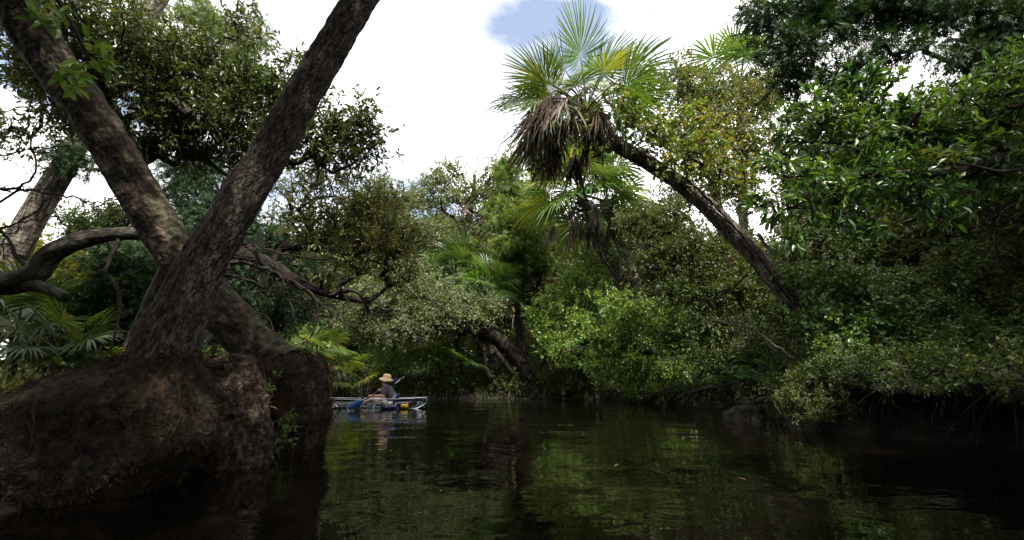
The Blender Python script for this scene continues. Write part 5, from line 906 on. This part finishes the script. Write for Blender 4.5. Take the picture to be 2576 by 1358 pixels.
# ------------------------------------------------------------------ the paddler
def capsules(name, segs, mat, parent, voxel=.008, smooth_it=4):
    """tapered limbs (p, q, rp, rq) fused into one continuous skin"""
    g = G()
    for p, q, rp, rq in segs:
        p, q = np.array(p, float), np.array(q, float); d = q - p; l = np.linalg.norm(d); d = d / max(l, 1e-6); u = np.linspace(0, 1, 4)
        pre = [p - d * rp * math.cos(t) for t in (.25, .7, 1.1)]; prr = [rp * math.sin(t) for t in (.25, .7, 1.1)]; suf = [q + d * rq * math.cos(t) for t in (1.1, .7, .25)]; sur = [rq * math.sin(t) for t in (1.1, .7, .25)]
        g.tube(np.array(pre + [p + d * l * t for t in u] + suf), np.array(prr + [rp + (rq - rp) * t for t in u] + sur), 12)
    o = g.build(name, M[mat], parent); m = o.modifiers.new('fuse', 'REMESH'); m.mode = 'VOXEL'; m.voxel_size = voxel; m.use_smooth_shade = True
    s = o.modifiers.new('soften', 'SMOOTH'); s.factor = .5; s.iterations = smooth_it; return o
def person():
    hx, y0 = hip[0], KY; root = thing('person', 'paddler in a straw hat and striped tee sitting in the clear kayak', 'person', (hx, y0, .04)); H = np.array((hx, y0, .13))
    shl = zpx(973, 971); sx, sz = shl[0], shl[2]; L_, R_ = -.18, .18
    head = zpx(971, 958.5); head[1] = KY
    neck = np.array((sx - .0, y0, sz + .05)); sL, sR = np.array((sx, y0 + L_, sz - .02)), np.array((sx, y0 + R_, sz - .02))
    eL = zpx(963, 996, -.30); wL = zpx(938, 996, -.24); hL = zpx(931, 996.5, -.22)
    eR = np.array((sx - .12, y0 + .3, sz - .26)); wR = zpx(960, 982, .22); hR = zpx(955, 981, .2)
    kL, kR = np.array((hx - .47, y0 - .13, .22)), np.array((hx - .47, y0 + .13, .23)); aL, aR = np.array((hx - .88, y0 - .1, .10)), np.array((hx - .88, y0 + .1, .10)); fL, fR = np.array((hx - .96, y0 - .1, .19)), np.array((hx - .96, y0 + .1, .19))
    segs = [(H + (0, -.09, 0), H + (0, .09, 0), .125, .125), (H, np.array((hx + .03, y0, .30)), .13, .125), (np.array((hx + .03, y0 - .05, .30)), np.array((sx + .01, y0 - .06, sz - .06)), .115, .11), (np.array((hx + .03, y0 + .05, .30)), np.array((sx + .01, y0 + .06, sz - .06)), .115, .11),
            (sL, sR, .06, .06), (neck - (0, 0, .05), head + (.02, 0, -.03), .058, .055)]
    segs += [(head + (.015, 0, .03), head + (-.005, 0, .02), .092, .085), (head + (-.03, 0, -.02), head + (-.035, 0, -.06), .062, .045), (head + (-.088, 0, .0), head + (-.108, 0, -.018), .010, .014), (head + (-.085, 0, -.058), head + (-.088, 0, -.058), .016, .014), (head + (-.075, 0, -.085), head + (-.07, 0, -.085), .022, .02),
             (head + (.01, -.088, 0), head + (.02, -.09, -.03), .018, .012), (head + (.01, .088, 0), head + (.02, .09, -.03), .018, .012)]
    for s_, e_, w_, h_ in ((sL, eL, wL, hL), (sR, eR, wR, hR)):
        segs += [(s_, e_, .056, .045), (e_, w_, .044, .029), (w_, h_, .030, .034)]
        fd = unit(h_ - w_)
        for f in range(4):      # fingers curl round the shaft
            b0 = h_ + fd * .02 + np.array((0, 0, .028 - .018 * f)) ; segs += [(b0, b0 + fd * .032 + (0, .010, -.012), .0105, .0095), (b0 + fd * .032 + (0, .010, -.012), b0 + fd * .022 + (0, .028, -.034), .0095, .0085)]
        t0 = h_ + np.array((.0, -.022, .015)); segs += [(t0 - fd * .02, t0 + fd * .02 + (0, -.006, -.02), .012, .010)]
    for k_, a_, f_, s in ((kL, aL, fL, -.1), (kR, aR, fR, .1)): segs += [(H + (0, s, 0), k_, .088, .062), (k_, a_, .058, .036), (a_, f_, .036, .028)]
    capsules('body', segs, 'skin', root, .007, 3)
    tee = [(np.array((hx + .02, y0 - .06, .16)), np.array((hx + .03, y0 - .06, .30)), .138, .13), (np.array((hx + .02, y0 + .06, .16)), np.array((hx + .03, y0 + .06, .30)), .138, .13), (np.array((hx + .03, y0 - .06, .30)), np.array((sx + .012, y0 - .07, sz - .06)), .13, .122), (np.array((hx + .03, y0 + .06, .30)), np.array((sx + .012, y0 + .07, sz - .06)), .13, .122), (sL, sR, .074, .074),
           (sL, sL + (eL - sL) * .72, .074, .07), (sR, sR + (eR - sR) * .72, .074, .07)]
    capsules('striped_tee', tee, 'tee', root, .01, 4)
    capsules('shorts', [(H + (.02, -.08, -.005), H + (.02, .08, -.005), .138, .138)] + [(H + (0, s, 0), H + (0, s, 0) + (k_ - H - (0, s, 0)) * .72, .105, .088) for k_, s in ((kL, -.1), (kR, .1))], 'shorts', root, .01, 4)
    for a_, f_ in ((aL, fL), (aR, fR)): capsules('shoe', [(a_ + (.02, 0, -.03), f_ + (-.01, 0, .05), .048, .040)], 'black', root, .012, 2)
    capsules('hair', [(head + (.05, -.03, .03), head + (.085, -.03, -.16), .075, .05), (head + (.05, .03, .03), head + (.085, .03, -.16), .075, .05), (head + (.02, -.07, .03), head + (.06, -.075, -.13), .035, .03), (head + (.02, .07, .03), head + (.06, .075, -.13), .035, .03), (head + (.08, 0, -.1), head + (.11, 0, -.24), .07, .03)], 'hair', root, .01, 3)
    g = G(); g.tube(np.array([head + (-.075, y, .018) + np.array((.05 * (abs(y) / .08) ** 2, 0, 0)) for y in np.linspace(-.085, .085, 9)]), .017, 8); g.tube(np.array([head + (-.03, -.09, .02), head + (.04, -.095, .02)]), .006, 5); g.tube(np.array([head + (-.03, .09, .02), head + (.04, .095, .02)]), .006, 5); g.build('sunglasses', plain('dark lens', (.01, .012, .015), .1, .6), root)
    a = np.linspace(0, 2 * PI, 41)[:-1]; prof = [(.03, .155), (.06, .153), (.085, .14), (.10, .11), (.106, .07), (.112, .04), (.14, .022), (.17, .004), (.195, -.022), (.187, -.025), (.15, .012), (.10, .03)]
    tilt = Ry(.16); V = np.array([[(rr_ * math.cos(t) * 1.05, rr_ * math.sin(t), z_ + (.02 * math.cos(2 * t) * (rr_ > .14))) for t in a] for rr_, z_ in prof]); V = np.concatenate([np.repeat(np.array([[[0, 0, .152]]]), 40, 1), V]); V = V @ tilt.T + head + (.01, 0, .035); g = G(); g.grid(V, closed=True); g.build('straw_hat', M['straw'], root)
    q = wL + (eL - wL) * .12; d = unit(wL - eL); g = G(); g.tube(np.array((q - d * .014, q, q + d * .014)), .035, 12); g.build('wristband', M['black'], root); q = q - d * .035; g = G(); g.tube(np.array((q - d * .007, q, q + d * .007)), .034, 12); g.build('bracelet', plain('pale band', (.6, .6, .3), .6), root)
    return hL, hR
hL, hR = person()
pd = thing('paddle', 'double bladed paddle with blue blades held by the paddler', 'paddle', hL); ax = unit(hR - hL); ax = unit(ax * .5 + unit(zpx(985, 962, .75) - zpx(903, 1012, -.75)) * .5)
mid = (hL + hR) / 2; near = zpx(913, 1008, -.62); far = hR + unit(hR - hL) * .55
g = G(); g.tube(resample(np.array((near, hL + (0, .0, -.004), hR, far)), .1), .0145, 8); g.build('shaft', M['black'], pd)
def blade(c0, d, name):
    d = unit(d); s = unit(np.cross(d, (0.2, 1, .3))); n = np.cross(d, s); u = np.linspace(0, 1, 12); wd = .095 * np.sin(PI * np.clip(u * .93 + .05, 0, 1)) ** .55; a = np.linspace(-1, 1, 9); rows = []
    for sg in (1, -1): rows.append(np.array([[c0 + d * .42 * t + s * w_ * k + n * (.006 * sg * (1 - abs(k)) + .03 * t * t - .02 * k * k) for k in a] for t, w_ in zip(u, wd)]))
    g = G(); g.grid(rows[0]); g.grid(rows[1][:, ::-1]); g.build(name, M['blade'], pd)
blade(near - unit(hL - near) * 0.0, zpx(893, 1017, -.75) - near, 'blade'); blade(far, far - hR + (0, .1, .0), 'blade')
